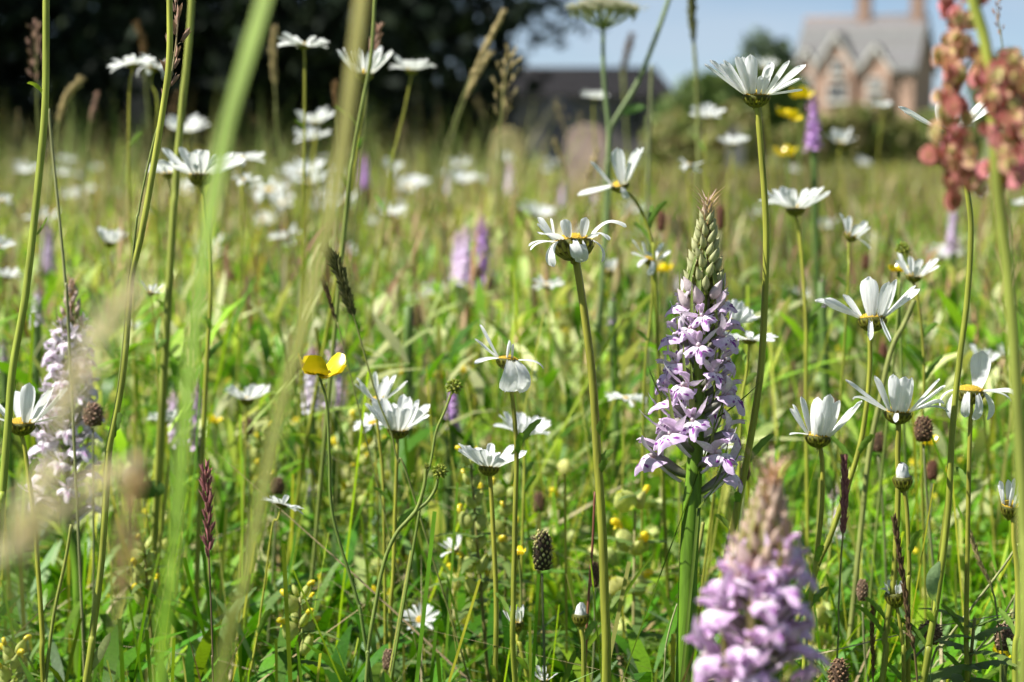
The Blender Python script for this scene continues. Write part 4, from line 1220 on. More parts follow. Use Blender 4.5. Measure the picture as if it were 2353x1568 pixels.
# ---------------------------------------------------------------- orchids
orchid([(1626, 466), (1622, 560), (1615, 700), (1608, 850), (1600, 1000), (1591, 1140)], 0.87, 470, 716, 716, 1128,
       'sharp pale lilac spotted orchid with a tall green bud tip, standing in full focus', 'lilac', 33, 70, 46, 1.0, 4, [(1582, 1300), (1573, 1568)], 1.02, 60)
orchid([(1776, 1104), (1764, 1220), (1746, 1400), (1732, 1600), (1726, 1720)], 0.60, 1106, 1350, 1300, 1720,
       'large blurred pink orchid cut off by the bottom edge, close below the sharp orchid', 'pink', 32, 60, 40, 0.98, 6, [(1720, 1850)], 1.02, 86, 1.12)
orchid([(166, 648), (163, 760), (158, 900), (152, 1050), (150, 1190)], 1.10, 648, 800, 770, 1190,
       'whitish pink orchid behind the blurred tan seed head, its spike tall and narrow', 'white', 48, 32, 30, 0.82, 9, [(178, 1300), (186, 1568)], 1.12, 46)
for px, top, bot, d, kd, lb, sd in [
    (110, 498, 632, 2.1, 'lilac', 'blurred lilac orchid just behind the thick tall green stem, upper of two', 1),
    (86, 650, 752, 1.42, 'white', 'blurred pale orchid below the upper lilac one behind the tall stem', 2),
    (8, 770, 852, 1.42, 'purple', 'blurred mauve orchid at the picture edge above the big-petalled daisy', 1),
    (1070, 505, 655, 2.0, 'lilac', 'blurred lilac orchid, broader of the close pair in mid meadow', 2),
    (1108, 482, 668, 2.15, 'purple', 'blurred purple orchid, taller of the close pair in mid meadow', 1),
    (838, 345, 432, 3.2, 'purple', 'small vivid purple orchid below the dark yew, beside the straw stem', 1),
    (1171, 365, 446, 3.6, 'white', 'faint pale orchid in front of the lichen-yellow gravestone', 2),
    (1028, 395, 446, 4.6, 'white', 'tiny whitish orchid beside a faint daisy in the far grass', 1),
    (1293, 415, 474, 4.2, 'lilac', 'tiny lilac orchid in front of the pinkish brown gravestone', 2),
    (1366, 432, 492, 4.0, 'lilac', 'tiny lilac orchid under the three-petalled upright daisy', 1),
    (1870, 206, 344, 1.9, 'purple', 'pinkish purple orchid standing against the cottage wall', 2),
    (1890, 630, 702, 1.42, 'purple', 'small mauve orchid between the long sharp daisy stems', 1),
    (2190, 462, 582, 2.3, 'lilac', 'blurred pale mauve orchid below the red sorrel', 2),
    (716, 780, 942, 1.42, 'white', 'blurred pale orchid directly behind the sharp buttercup', 1),
    (769, 762, 946, 1.42, 'lilac', 'blurred greyish lilac orchid next to the sharp buttercup', 2),
    (401, 884, 1026, 1.42, 'lilac', 'blurred lilac orchid on one side of the wide green blade, with a daisy', 1),
    (452, 868, 1028, 1.42, 'purple', 'shadowed violet orchid on the other side of the wide green blade', 2),
    (1040, 856, 986, 1.42, 'purple', 'blurred mauve orchid behind the green buttercup fruit', 1),
    (716, 1058, 1142, 1.42, 'lilac', 'small lilac orchid above the side-on white daisy', 2),
    (1408, 672, 745, 1.42, 'purple', 'small dark purple orchid beside the tall drooping daisy stem', 1),
    (1924, 1100, 1252, 1.35, 'white', 'pale bluish orchid half hidden behind a purple grass head', 2),
    (938, 700, 755, 1.42, 'lilac', 'short lilac orchid tip beside a brown plantain head', 1),
    (1052, 520, 650, 2.1, 'lilac', 'lilac orchid at the outer side of the close pair, partly hidden', 2),
    (1560, 620, 700, 2.2, 'white', 'faint pale orchid behind the green bud tip of the sharp orchid', 2)]:
    far_orchid(px, top, bot, d, kd, lb, sd)

# ---------------------------------------------------------------- daisies
D = daisy
# sharp ones
D(1738, 218, 0.88, 200, 'vee', 1, 4, [(1741, 258), (1748, 335), (1757, 449), (1761, 560), (1756, 725), (1746, 872), (1718, 1047), (1686, 1205), (1660, 1330)], 'sharp upturned white daisy on the tallest clear stem, against shrubs beside the cottage', petals=16, stem_px=15, seed=41, pet=[(185,32,122,0),(172,40,112,0),(200,38,95,1),(225,58,100,0),(245,62,98,8),(275,60,52,0),(300,55,72,8),(320,50,98,0),(345,40,105,0),(5,36,108,0),(12,22,92,0),(350,6,78,0),(60,50,90,0),(110,55,95,0),(140,45,100,0)], r_px=31)
D(1316, 556, 0.86, 185, 'droop', -4, -11, [(1324, 604), (1337, 684), (1354, 808), (1364, 909), (1372, 1047), (1383, 1211), (1389, 1379), (1393, 1568)], 'ragged daisy with curled drooping petals and a big brown-green cup', petals=11, stem_px=19, seed=7, pet=[(230,20,80,2,1.9),(198,42,72,8,1.6),(305,58,50,8,1.5),(255,40,52,8,1.5),(270,-30,60,3,1.5),(5,74,120,3,1.60),(180,80,58,0,1.60),(200,10,72,7,1.60),(215,-15,78,3,1.60),(288,-45,70,3,1.60),(60,30,82,2,1.60),(330,45,66,3,1.60),(350,-10,76,3,1.60),(100,20,90,2,1.60),(140,35,84,1,1.60),(170,25,70,7,1.60)], r_px=46)
D(1166, 826, 0.90, 150, 'ragged', 6, -6, [(1171, 862), (1182, 959), (1187, 1047), (1184, 1170), (1182, 1278), (1180, 1379), (1184, 1568)], 'daisy with a few folded petals hanging over its cup, on a long straight stem', petals=9, stem_px=11, seed=23, pet=[(190,52,88,0,1.22),(180,25,72,1,1.35),(205,-5,62,2,1.35),(265,75,45,6,1.35),(300,80,36,6,1.35),(290,-30,95,3,1.76),(320,-15,95,3,1.62),(10,15,75,7,1.35),(340,-30,88,3,1.35)], r_px=25)
D(1124, 1072, 0.92, 165, 'bowl', 4, -4, [(1126, 1096), (1133, 1211), (1140, 1379), (1138, 1568)], 'bright bowl-shaped daisy crossed by the long straight daisy stem', stem_px=11, seed=9)
D(2064, 946, 0.88, 180, 'vee', 2, 2, [(2065, 976), (2063, 1047), (2064, 1128), (2054, 1329), (2034, 1463), (2027, 1568)], 'sharp daisy with curly petal tips and yellow florets above a closed bud', stem_px=13, seed=31, pet=[(180,32,125,0,.9),(190,20,90,4,.8),(215,55,100,0),(240,60,100,8),(275,68,90,8,1.1),(300,65,85,8),(330,48,105,0,1.2),(345,38,105,0),(0,28,95,7),(355,18,80,4,.8),(90,55,80,0),(130,55,80,0),(255,-10,45,2)], r_px=31)
D(1880, 1002, 0.90, 160, 'vee', 6, -2, [(1887, 1038), (1890, 1145), (1877, 1278), (1860, 1396), (1850, 1480)], 'sharp daisy of broad upright petals above the purple grass spike', petals=12, stem_px=11, seed=52, pet=[(170,55,80,0),(195,40,75,1),(235,75,95,8,1.2),(265,60,60,8),(285,78,105,0,1.1),(320,65,90,8,1.1),(345,42,115,8,1.1),(15,50,90,0),(90,60,90,0),(130,60,90,0),(200,10,50,2)], r_px=29)
D(2004, 732, 0.93, 185, 'vee', -2, -9, [(1999, 765), (1999, 842), (1990, 942), (1970, 1047), (1910, 1228), (1880, 1295), (1843, 1399)], 'daisy with wide spread petals, two of them hanging below its cup', petals=13, stem_px=12, seed=13, pet=[(178,38,115,2,1.20),(190,25,95,5,1.20),(260,80,95,8,1.44),(300,60,85,0,1.44),(330,55,95,8,1.20),(350,33,105,5,1.20),(5,40,110,0,1.08),(300,-75,70,6,1.20),(255,-75,65,6,1.20),(90,60,80,0,1.20),(140,50,80,0,1.20)], r_px=32)
D(2229, 898, 0.90, 125, 'droop', 4, -3, [(2231, 932), (2227, 1047), (2223, 1245), (2220, 1446), (2223, 1568)], 'withering daisy with limp petals and one broad upright petal', petals=12, stem_px=11, seed=19, pet=[(40,75,95,8,1.80),(180,5,70,3,1.20),(200,-30,90,3,0.84),(250,-30,80,3,0.96),(290,-35,85,3,0.96),(330,0,80,4,1.20),(0,10,75,7,1.20),(15,-20,85,3,1.20)], r_px=33)
D(2172, 296, 0.88, 165, 'few', 6, 4, [(2210, 342), (2222, 436), (2231, 530), (2222, 691), (2205, 825), (2188, 993), (2178, 1178), (2155, 1362), (2134, 1480), (2121, 1568)], 'daisy half hidden behind the red sorrel fruits, on a long sharp stem', petals=10, stem_px=14, seed=3, pet=[(185,20,100,0),(175,12,82,1),(230,60,62,8,1.2),(250,45,72,0),(270,35,80,0),(10,45,105,0),(350,30,105,1),(90,40,90,0)], r_px=28)
D(50, 972, 0.93, 190, 'few', 2, 0, [(55, 1019), (64, 1077), (80, 1211), (97, 1446), (100, 1568)], 'big-petalled daisy partly behind the thick tall green stem', petals=11, stem_px=11, seed=5, pet=[(150,30,95,0),(190,15,85,0),(215,45,85,0,1.1),(300,72,100,8,1.2),(345,48,105,8,1.2),(10,35,110,8,1.2),(0,12,70,0),(60,40,90,0),(110,40,90,0)], r_px=31)
D(1187, 1430, 0.93, 46, 'half', -8, 4, [(1192, 1480), (1210, 1546)], 'half-open daisy bud with petals sticking out to one side', petals=11, stem_px=11, seed=8)
D(1334, 1412, 0.90, 36, 'bud', 2, 0, [(1337, 1452), (1341, 1568)], 'closed daisy bud with a white tip beside the thick daisy stem', stem_px=11, seed=4)
D(2074, 1096, 0.88, 42, 'bud', -3, 4, [(2078, 1134), (2084, 1178), (2089, 1312), (2086, 1420)], 'closed daisy bud with pointed white petals under the curly-tipped daisy', stem_px=10, seed=6)
D(2056, 1362, 0.88, 44, 'burst', -6, 4, [(2062, 1400), (2074, 1480), (2076, 1568)], 'shrivelled daisy bud with torn petal scraps', stem_px=9, seed=12)
D(2322, 1160, 0.88, 66, 'half', 4, 14, [(2328, 1196), (2330, 1245), (2337, 1312), (2339, 1446), (2332, 1568)], 'half-open daisy with upright white petals at the picture edge', petals=10, stem_px=12, seed=15)
# slightly soft ones
D(870, 918, 1.03, 118, 'vee', 0, 6, [(866, 960), (880, 1100), (884, 1300)], 'daisy with spread narrow petals, upper of the three below the buttercup', petals=12, seed=61)
D(915, 986, 1.0, 150, 'vee', 4, 8, [(913, 1030), (909, 1150), (904, 1320), (898, 1480)], 'largest daisy of the three below the buttercup', seed=62)
D(856, 972, 1.12, 95, 'flat', -14, 14, [(864, 1040), (870, 1240)], 'smaller daisy tucked behind the largest of the three below the buttercup', seed=63)
D(1202, 996, 1.08, 120, 'bowl', 10, 8, [(1205, 1060), (1200, 1250)], 'soft daisy just behind the bright bowl-shaped one', seed=64)
D(568, 918, 1.22, 110, 'bowl', 0, -4, [(565, 985), (560, 1150), (548, 1400)], 'soft white daisy between the wide green blade and the straw-coloured stem', seed=65)
D(648, 1160, 0.98, 100, 'flat', 16, -12, [(626, 1211), (603, 1379), (570, 1568)], 'thin side-on daisy tilted upward beneath a brown plantain head', seed=66)
D(1437, 916, 1.2, 95, 'flat', 6, 2, [(1433, 990), (1425, 1180)], 'soft flat daisy beside the sharp orchid, low in the grass', seed=67)
D(966, 1424, 1.08, 78, 'flat', -2, 26, [(975, 1500)], 'small open daisy low in the grass near the bottom edge', seed=68)
D(1250, 1562, 0.92, 62, 'vee', 2, 8, [(1252, 1640)], 'daisy tip just reaching above the bottom edge', petals=9, seed=69)
D(1722, 782, 1.02, 125, 'flat', 4, -6, [(1715, 860), (1700, 1020)], 'daisy close behind the sharp orchid flowers, petals spread wide', seed=70)
D(1690, 738, 1.06, 90, 'vee', 30, 8, [(1680, 800), (1660, 980)], 'daisy showing only its petal tips behind the sharp orchid', seed=71)
D(1645, 1028, 1.10, 95, 'ragged', 4, 6, [(1640, 1100), (1630, 1280)], 'blurred daisy behind the lowest flowers of the sharp orchid', seed=72)
D(1424, 424, 1.12, 145, 'few', -14, 14, [(1450, 450), (1478, 495), (1498, 560), (1506, 660)], 'daisy with three upright petals and one stretched sideways', petals=6, seed=73, pet=[(200,60,85,0,1.30),(290,75,95,0,1.04),(330,55,100,0,1.43),(180,-4,82,0,1.56),(280,-40,45,3,1.30),(350,50,95,0,1.17)], r_px=20)
D(1494, 596, 1.12, 112, 'ragged', 22, 6, [(1500, 650), (1492, 760), (1480, 900)], 'ragged daisy leaning towards the orchid bud tip', petals=9, seed=74)
D(1828, 478, 1.18, 150, 'bowl', 0, 2, [(1836, 530), (1850, 700), (1852, 900)], 'wide soft daisy just beyond the tallest daisy stem', seed=75)
D(1956, 542, 1.15, 98, 'few', 24, 10, [(1950, 590), (1945, 720)], 'soft daisy with one big raised petal, below the cottage', petals=7, seed=76)
D(2100, 634, 1.08, 108, 'vee', 6, 6, [(2107, 674), (2121, 792), (2123, 892), (2118, 1040)], 'soft daisy with a yellow bud at its side', petals=13, seed=77)
D(2258, 834, 1.22, 80, 'vee', 14, 4, [(2262, 900), (2268, 1040)], 'blurred daisy above the withering one', seed=78)
D(1258, 656, 1.4, 78, 'ragged', 6, 8, [(1262, 720), (1258, 860)], 'small blurred ragged daisy near the thick drooping daisy stem', seed=79)
D(346, 672, 1.15, 58, 'few', 14, 0, [(350, 700), (357, 792), (363, 892), (362, 1047)], 'small daisy with one tall petal beside the leaning green stem', petals=6, seed=80)
D(252, 558, 1.4, 76, 'vee', 4, 2, [(262, 640), (268, 800)], 'blurred cup-shaped daisy below the leaning stem, alone in the grass', seed=81)
D(18, 636, 1.5, 62, 'bowl', 8, 6, None, 'blurred white daisy beside the thick tall stem, middle height at the edge', seed=82)
D(-2, 566, 1.4, 60, 'flat', 20, 4, None, 'daisy petal just entering at the picture edge', seed=83)
D(6, 462, 1.7, 44, 'flat', 6, 4, None, 'small blurred daisy at the edge above the others there', seed=84)
D(378, 968, 1.28, 78, 'bowl', -2, 4, None, 'blurred daisy in front of the lilac orchid by the wide green blade', seed=85)
D(304, 748, 1.6, 40, 'flat', 4, 6, None, 'tiny white daisy beside the leaning stem and tan seed head', seed=86)
# blurred, against the yew and the far meadow
D(462, 402, 1.12, 200, 'bowl', 0, -4, [(470, 470), (484, 640), (474, 860), (462, 1100), (440, 1568)], 'wide blurred daisy crossed by the bright green blade', petals=17, seed=90)
D(388, 398, 1.22, 105, 'bowl', 0, 2, [(392, 460), (394, 640)], 'blurred daisy overlapping the wide one beside the leaning stem', seed=91)
D(556, 366, 1.5, 100, 'flat', 0, 6, [(556, 430), (552, 640)], 'blurred daisy just above and behind the wide one at the green blade', seed=92)
D(564, 414, 1.45, 70, 'ragged', 10, 8, None, 'soft white daisy under the one behind the green blade', seed=93)
D(304, 148, 1.35, 110, 'flat', -4, 2, [(298, 200), (296, 320), (297, 420)], 'blurred daisy against the yew, in front of a grey gravestone', seed=94)
D(352, 154, 1.45, 95, 'ragged', 8, 4, [(362, 240), (360, 420)], 'second blurred daisy against the yew, touching the leaning stem', seed=95)
D(698, 104, 1.3, 118, 'flat', 2, -2, [(700, 150), (700, 280), (698, 420)], 'topmost blurred daisy against the black yew', seed=96)
D(836, 168, 1.22, 135, 'vee', 2, 4, [(842, 200), (826, 300), (808, 420), (780, 600)], 'dense blurred daisy partly behind the straw-coloured stem, against the yew', petals=20, seed=97)
D(946, 160, 1.45, 98, 'bowl', 2, 2, [(942, 190), (928, 260), (906, 350), (896, 420)], 'blurred cup-like daisy against the yew, on a curved stem', petals=20, seed=98)
D(428, 302, 1.9, 90, 'flat', 0, 4, None, 'blurred flat daisy in front of the yew shadow above the wide one', seed=99)
D(724, 282, 1.75, 92, 'bowl', 0, 4, None, 'upper of two stacked blurred daisies under the yew', seed=100)
D(718, 318, 1.9, 78, 'flat', -4, 6, None, 'lower of two stacked blurred daisies under the yew', seed=101)
D(700, 398, 2.3, 86, 'flat', 0, 6, None, 'faint daisy in the far grass below the two stacked ones', seed=102)
D(620, 436, 2.3, 82, 'flat', 2, 8, None, 'faint flat daisy between the green blade and the straw stem', seed=103)
D(652, 466, 2.6, 64, 'flat', -6, 8, None, 'small faint daisy just below the flat one between the two blades', seed=104)
D(654, 546, 2.0, 76, 'ragged', -6, 8, None, 'blurred white daisy lower down between the green blade and straw stem', seed=105)
D(606, 505, 2.6, 50, 'flat', 0, 8, None, 'little pale daisy halfway down between green blade and straw stem', seed=106)
D(896, 492, 2.2, 62, 'few', 0, 6, None, 'small star-like blurred daisy past the straw stem', seed=107)
D(940, 430, 3.2, 66, 'flat', 0, 6, None, 'faint daisy beyond the straw stem in the far grass', seed=108)
D(1062, 418, 3.2, 60, 'flat', 0, 6, None, 'faint daisy next to the tiny whitish orchid', seed=109)
D(796, 578, 2.4, 54, 'flat', 8, 6, None, 'small blurred daisy beside the dark grass spike tip', seed=110)
D(1366, 226, 1.9, 64, 'bowl', 6, 2, None, 'blurred daisy in front of the outbuilding wall', seed=111)
D(1586, 378, 1.55, 68, 'droop', 14, 4, None, 'blurred drooping daisy between shrubs and the orchid bud tip', seed=112)
D(1624, 268, 1.75, 72, 'flat', 2, 2, None, 'blurred flat daisy beside the sharp tall one, in front of the shrubs', seed=113)
D(1684, 332, 1.9, 72, 'bowl', 0, 2, None, 'blurred daisy below the sharp tall one, near the hedge foot', seed=114)
D(1758, 158, 2.0, 58, 'vee', 4, 2, None, 'blurred daisy floating above the sharp tall one, beside the cottage', seed=115)
D(1932, 328, 2.2, 70, 'few', 4, 6, None, 'blurred daisy right beside the pinkish purple orchid', seed=116)
D(2028, 246, 2.3, 44, 'bowl', 0, 4, None, 'blurred daisy against the cottage front', seed=117)
D(2348, 166, 1.5, 46, 'bowl', 0, 4, None, 'blurred daisy beyond the red sorrel at the picture edge', seed=118)
D(2345, 470, 1.8, 40, 'bowl', -6, 4, None, 'small blurred daisy below the sorrel at the picture edge', seed=119)
D(2310, 815, 1.5, 52, 'few', -10, 6, None, 'faint bluish daisy past the withering one', seed=120)
D(1045, 1262, 1.1, 66, 'few', -30, 10, None, 'pale daisy leaning over in the grass near the yellow rattle', seed=121)
D(1400, 622, 1.6, 34, 'half', 0, 4, None, 'cream half-open daisy bud beside the thick drooping daisy stem', seed=122)
# uncountable-looking far ones still stand singly
rr = random.Random(77)
for i in range(64):
    dd = rr.uniform(2.0, 6.5); x = rr.uniform(20, 2330) if i < 30 else rr.uniform(20, 1400)
    y = 345 + FPX*rr.uniform(0.02, 0.16)/dd
    sty = rr.choice(['flat', 'bowl', 'ragged', 'few'])
    o = D(x, y, dd, 210/dd*rr.uniform(0.8, 1.1)*0.95, sty, rr.uniform(-12, 12), rr.uniform(-4, 14), None, 'x', seed=200+i, detail=False, leafy=False)
    strewn(o, x, y, {'flat': 'tiny flat', 'bowl': 'tiny cup-shaped', 'ragged': 'tiny ragged', 'few': 'tiny sparse'}[sty], 'white daisy')

# ---------------------------------------------------------------- buttercups
buttercup(732, 856, 0.92, 98, 'glossy sharp yellow buttercup with three raised petals', [(740, 885), (751, 930), (757, 1047), (761, 1161), (782, 1252), (821, 1379), (840, 1479)], 4, 2)
buttercup(1840, 222, 1.7, 46, 'upper blurred buttercup between sharp daisy and cottage', None, 0, 3)
buttercup(1806, 266, 1.65, 48, 'middle blurred buttercup between sharp daisy and cottage', None, 25, 4)
buttercup(1803, 354, 1.9, 44, 'lowest of three blurred buttercups beside the pinkish purple orchid', None, 0, 5)
buttercup(2062, 622, 1.1, 38, 'round yellow buttercup touching a soft daisy', None, 0, 6)
buttercup(1522, 622, 1.4, 36, 'yellow buttercup under the ragged leaning daisy', None, 10, 7)
buttercup(1012, 868, 1.5, 28, 'tiny buttercup above the green buttercup fruit', None, 0, 8)
buttercup(1070, 852, 1.55, 32, 'small buttercup beside the tiny one in mid meadow', None, 0, 9)
buttercup(932, 858, 1.55, 26, 'small round buttercup near the three grouped daisies', None, 0, 10)
buttercup(493, 968, 1.35, 30, 'small buttercup between the wide blade and a soft daisy', None, 0, 11)
buttercup(1192, 1272, 1.0, 30, 'small yellow buttercup beside the long straight daisy stem', None, 0, 12)
buttercup(2300, 1508, 0.95, 40, 'yellow buttercup bud low at the corner beside a plantain', None, 20, 13)
buttercup(2135, 1018, 1.15, 40, 'yellow flower peeping out under a round brown head', None, 0, 14)
rr = random.Random(5)
for i in range(34):
    dd = rr.uniform(1.4, 4.0); z = rr.uniform(0.13, 0.30)
    py = 345 + FPX*(CAM_H - z)/dd
    if py > 1540: continue
    x = rr.uniform(0, 2353)
    strewn(buttercup(x, py, dd, 40/dd*rr.uniform(0.7, 1.2), 'x', None, rr.uniform(-20, 20), 100+i, 'tiny buttercups in the sward'), x, py, 'tiny yellow' if dd > 2.3 else 'small yellow', 'buttercup')

# buttercup fruits
def fruit_stem(pts, d, label, heads, w=6, joins=()):
    t, base, line = stalk('buttercup_fruit', pts, d, w, label, 'buttercup', (0.24, 0.29, 0.06), (0.17, 0.24, 0.05), 'buttercup stalks gone to seed', seed=int(pts[0][0]))
    k = d/FPX
    for j in joins:
        b = MB(); tube(b, catmull([P(x, y, d) for x, y in j], 6), (w*k*0.42, w*k*0.5), (0.22, 0.28, 0.06), 6); b.build('side_stem', M_STEM, t, off=base)
    for (x, y, s) in heads:
        o = P(x, y, d)
        link('seed_head', BFRUIT, t, mw=axis_matrix(o - base - Vector((0, 0, s*k*0.4)), (0.2, -0.2, 1)) @ Matrix.Scale(s*k, 4))
fruit_stem([(1038, 902), (1022, 945), (1002, 993), (990, 1060), (960, 1200)], 0.95, 'single green buttercup fruit on a slanting stalk', [(1041, 890, 26)])
fruit_stem([(979, 1076), (974, 1120), (955, 1175), (912, 1225), (882, 1295), (862, 1396), (845, 1496), (842, 1568)], 0.92, 'forked green buttercup stalk with small spiky fruits', [(979, 1072, 11), (1009, 1084, 24)], 9, [[(1008, 1090), (1000, 1125), (980, 1155), (955, 1175), (930, 1205)]])
fruit_stem([(2072, 582), (2066, 640), (2060, 760)], 1.1, 'yellowish buttercup fruit above the soft daisy', [(2072, 574, 24)])

# ---------------------------------------------------------------- seed heads of grass
grass_head([(752, 576), (778, 622), (806, 706), (831, 791), (865, 909), (898, 993), (914, 1060), (950, 1138)], 0.96, 165, 'dark green bristly grass spike leaning over the buttercup', 'green', 75, 26, 0.45, 4, 3)
grass_head([(472, 1080), (477, 1160), (480, 1282), (483, 1345), (489, 1513), (490, 1568)], 0.88, 205, 'sharp wine-red grass spike beside the wide green blade', 'purple', 26, 31, 0.34, 4, 5, col=(0.16, 0.12, 0.06))
grass_head([(1940, 1060), (1941, 1130), (1937, 1228), (1933, 1278), (1927, 1400), (1923, 1520)], 0.88, 172, 'slim purple-brown grass spike on a thin green stalk', 'purple', 46, 25, 0.16, 4, 7)
grass_head([(2056, 1198), (2066, 1270), (2082, 1380), (2090, 1450), (2108, 1568)], 0.86, 300, 'rough dark brown grass spike crossing a daisy stem', 'dark', 52, 22, 0.14, 5, 8, col=(0.14, 0.1, 0.04))
grass_head([(2005, 1392), (2004, 1460), (2006, 1568)], 0.9, 170, 'thin straight brown grass spike near the bottom edge', 'brown', 34, 18, 0.10, 4, 9)
grass_head([(2230, 1228), (2250, 1290), (2282, 1362), (2300, 1480)], 0.92, 130, 'straw-coloured drooping grass spike among crossed stalks', 'straw', 30, 18, 0.15, 4, 10)
grass_head([(742, 645), (758, 690), (776, 750), (800, 840)], 1.0, 100, 'thin dark grass spike below the bristly one', 'dark', 20, 16, 0.2, 3, 11)
grass_head([(402, 0), (408, 60), (396, 160), (378, 240), (352, 330), (320, 480), (300, 640)], 0.86, 250, 'thin grass with sparse purplish spikelets along the leaning stem', 'rose', 13, 34, 0.5, 5, 12, branch=26, col=(0.2, 0.24, 0.06))
grass_head([(1155, 34), (1128, 85), (1096, 150), (1060, 230), (1030, 320), (1008, 420)], 1.55, 170, 'blurred slanting grass head rising to the sky edge of the yew', 'straw', 46, 21, 0.14, 3, 13, True)
grass_head([(1120, 132), (1100, 165), (1075, 215), (1045, 300), (1025, 400)], 1.6, 110, 'shorter slanting grass head just below the one at the sky edge', 'straw', 34, 21, 0.14, 3, 14, True)
grass_head([(1176, 120), (1160, 180), (1152, 270), (1150, 360)], 1.5, 170, 'open blurred grass panicle in front of the yew', 'straw', 26, 18, 0.5, 3, 15, True, branch=60)
grass_head([(76, 58), (82, 110), (84, 190), (86, 300)], 1.5, 140, 'blurred pinkish grass panicle beside the tall stem, against the yew', 'rose', 16, 20, 0.5, 3, 16, True, branch=40)
grass_head([(868, 70), (862, 100), (850, 140), (842, 230)], 1.2, 70, 'brownish grass tuft above the daisy at the straw stem', 'rose', 14, 25, 0.35, 3, 17, True, branch=14)
grass_head([(1592, -30), (1590, 30), (1596, 120), (1602, 200), (1604, 320), (1600, 480)], 1.7, 130, 'dark green timothy spike rising into the blue sky', 'green', 60, 24, 0.25, 8, 18, True)
grass_head([(1450, 90), (1438, 130), (1432, 170), (1436, 240)], 3.0, 80, 'small blurred dark spike standing above the outbuilding ridge', 'dark', 30, 20, 0.25, 6, 19, True)
grass_head([(2302, -20), (2292, 30), (2300, 80), (2308, 160), (2310, 240)], 1.2, 110, 'faint pinkish grass panicle in the sky beside the sorrel', 'rose', 12, 15, 0.4, 3, 20, True, branch=20)
grass_head([(1276, 330), (1290, 365), (1300, 400), (1304, 470)], 1.9, 90, 'blurred yellow-green grass head in front of the gravestones', 'straw', 26, 18, 0.15, 4, 21, True)
grass_head([(1372, 350), (1356, 400), (1346, 470)], 1.9, 100, 'blurred upright grass head over the pinkish brown gravestone', 'straw', 26, 18, 0.12, 4, 22, True)
grass_head([(630, 70), (628, 130), (634, 240), (640, 330)], 1.9, 130, 'dim tan grass head against the yew behind the green blade', 'straw', 30, 21, 0.2, 4, 23, True)
grass_head([(316, 60), (326, 90), (332, 130), (338, 230)], 2.0, 80, 'dim brown grass head above the daisies before the yew', 'brown', 24, 21, 0.25, 4, 24, True)
grass_head([(180, 190), (150, 230), (132, 290), (124, 360)], 1.7, 110, 'arching green-tan grass head near the thick tall stem', 'straw', 30, 21, 0.25, 4, 25, True)
grass_head([(222, 222), (212, 262), (202, 320)], 1.9, 80, 'reddish narrow grass head in the yew shade', 'rose', 26, 15, 0.1, 4, 26, True)
grass_head([(770, 200), (772, 230), (776, 300)], 1.6, 70, 'brown grass head beside the straw stem under a daisy', 'brown', 22, 18, 0.2, 3, 27, True)
rr = random.Random(91)
for i in range(34):
    dd = rr.uniform(1.7, 6.0); x = rr.uniform(-40, 2390); zt = rr.uniform(0.36, 0.475 if x > 1250 else 0.52)
    py = 345 + FPX*(CAM_H - zt)/dd
    ln = 330/dd*rr.uniform(0.7, 1.3)
    key = rr.choice(['straw', 'straw', 'straw', 'brown', 'straw'])
    o = grass_head([(x + rr.uniform(-40, 40), py), (x, py + ln), (x + rr.uniform(-10, 10), py + 2.4*ln)], dd, ln*0.8, 'x', key, 16, 22/dd, 0.3, 4/dd, 300+i, True, branch=rr.choice([0, 40/dd, 70/dd]), group='blurred tan grass heads along the meadow skyline')
    strewn(o, x, py, {'straw': 'blurred straw', 'rose': 'blurred pinkish', 'brown': 'blurred brown'}[key], 'grass head')
# feathery tan heads very close to the lens
def fuzzy_head(pts, d, head_px, wpx, label, seed, n=900, col=(0.72, 0.64, 0.42), stalk_px=9):
    rr = random.Random(seed); k = d/FPX
    wp = path_to_ground(pts, d, 0.01, rr); base = Vector(wp[-1]); base.z = 0
    t = thing('fog_grass', base, label, 'grass', 'soft feathery grass heads close to the viewer')
    line = catmull(wp, 10); sb = MB(); tube(sb, line, (stalk_px*k*0.3, stalk_px*k*0.5), ((0.34, 0.30, 0.14), (0.2, 0.22, 0.07)), 7); sb.build('stem', M_STEM, t, off=base)
    acc = [0]
    for i in range(1, len(line)): acc.append(acc[-1]+(line[i]-line[i-1]).length)
    L = head_px*k; mb = MB()
    for i in range(n):
        q = rr.random(); l = L*q
        j = max(0, next((a for a in range(len(acc)) if acc[a] >= l), 1)-1)
        c = line[j].lerp(line[j+1], (l-acc[j])/max(1e-9, acc[j+1]-acc[j])); ax = (line[j]-line[j+1]).normalized()
        e1 = ax.orthogonal().normalized(); e2 = ax.cross(e1); a = rr.uniform(0, 6.28)
        out = e1*math.cos(a)+e2*math.sin(a)
        R = wpx*k*0.5*math.sin(math.pi*(0.06+0.9*q))**0.7*math.sqrt(rr.random())
        o = c + out*R
        dv = (ax + out*0.35).normalized(); s = 0.0026*rr.uniform(0.7, 1.2)
        strip(mb, [o, o+dv*s*0.5, o+dv*s], lambda t: 0.0006*math.sin(math.pi*(0.1+0.85*t)), (rr.uniform(-1, 1), rr.uniform(-1, 1), rr.uniform(-1, 1)), vary(col, 0.25, rr), 0.3)
    mb.build('seed_head', M_FUZZ, t, off=base)
fuzzy_head([(300, 660), (230, 780), (165, 900), (120, 1010), (80, 1150), (60, 1300), (50, 1600)], 0.31, 400, 72, 'soft tan grass plume blurred across the whitish orchid', 3, 150)
fuzzy_head([(290, 1080), (200, 1130), (110, 1190), (60, 1260), (20, 1400), (0, 1650)], 0.30, 330, 62, 'lower soft tan plume sweeping down to the picture corner', 4, 120)
fuzzy_head([(120, 1080), (75, 1160), (20, 1250), (-40, 1360), (-70, 1600)], 0.30, 260, 80, 'soft tan plume running out at the picture edge', 5, 100)
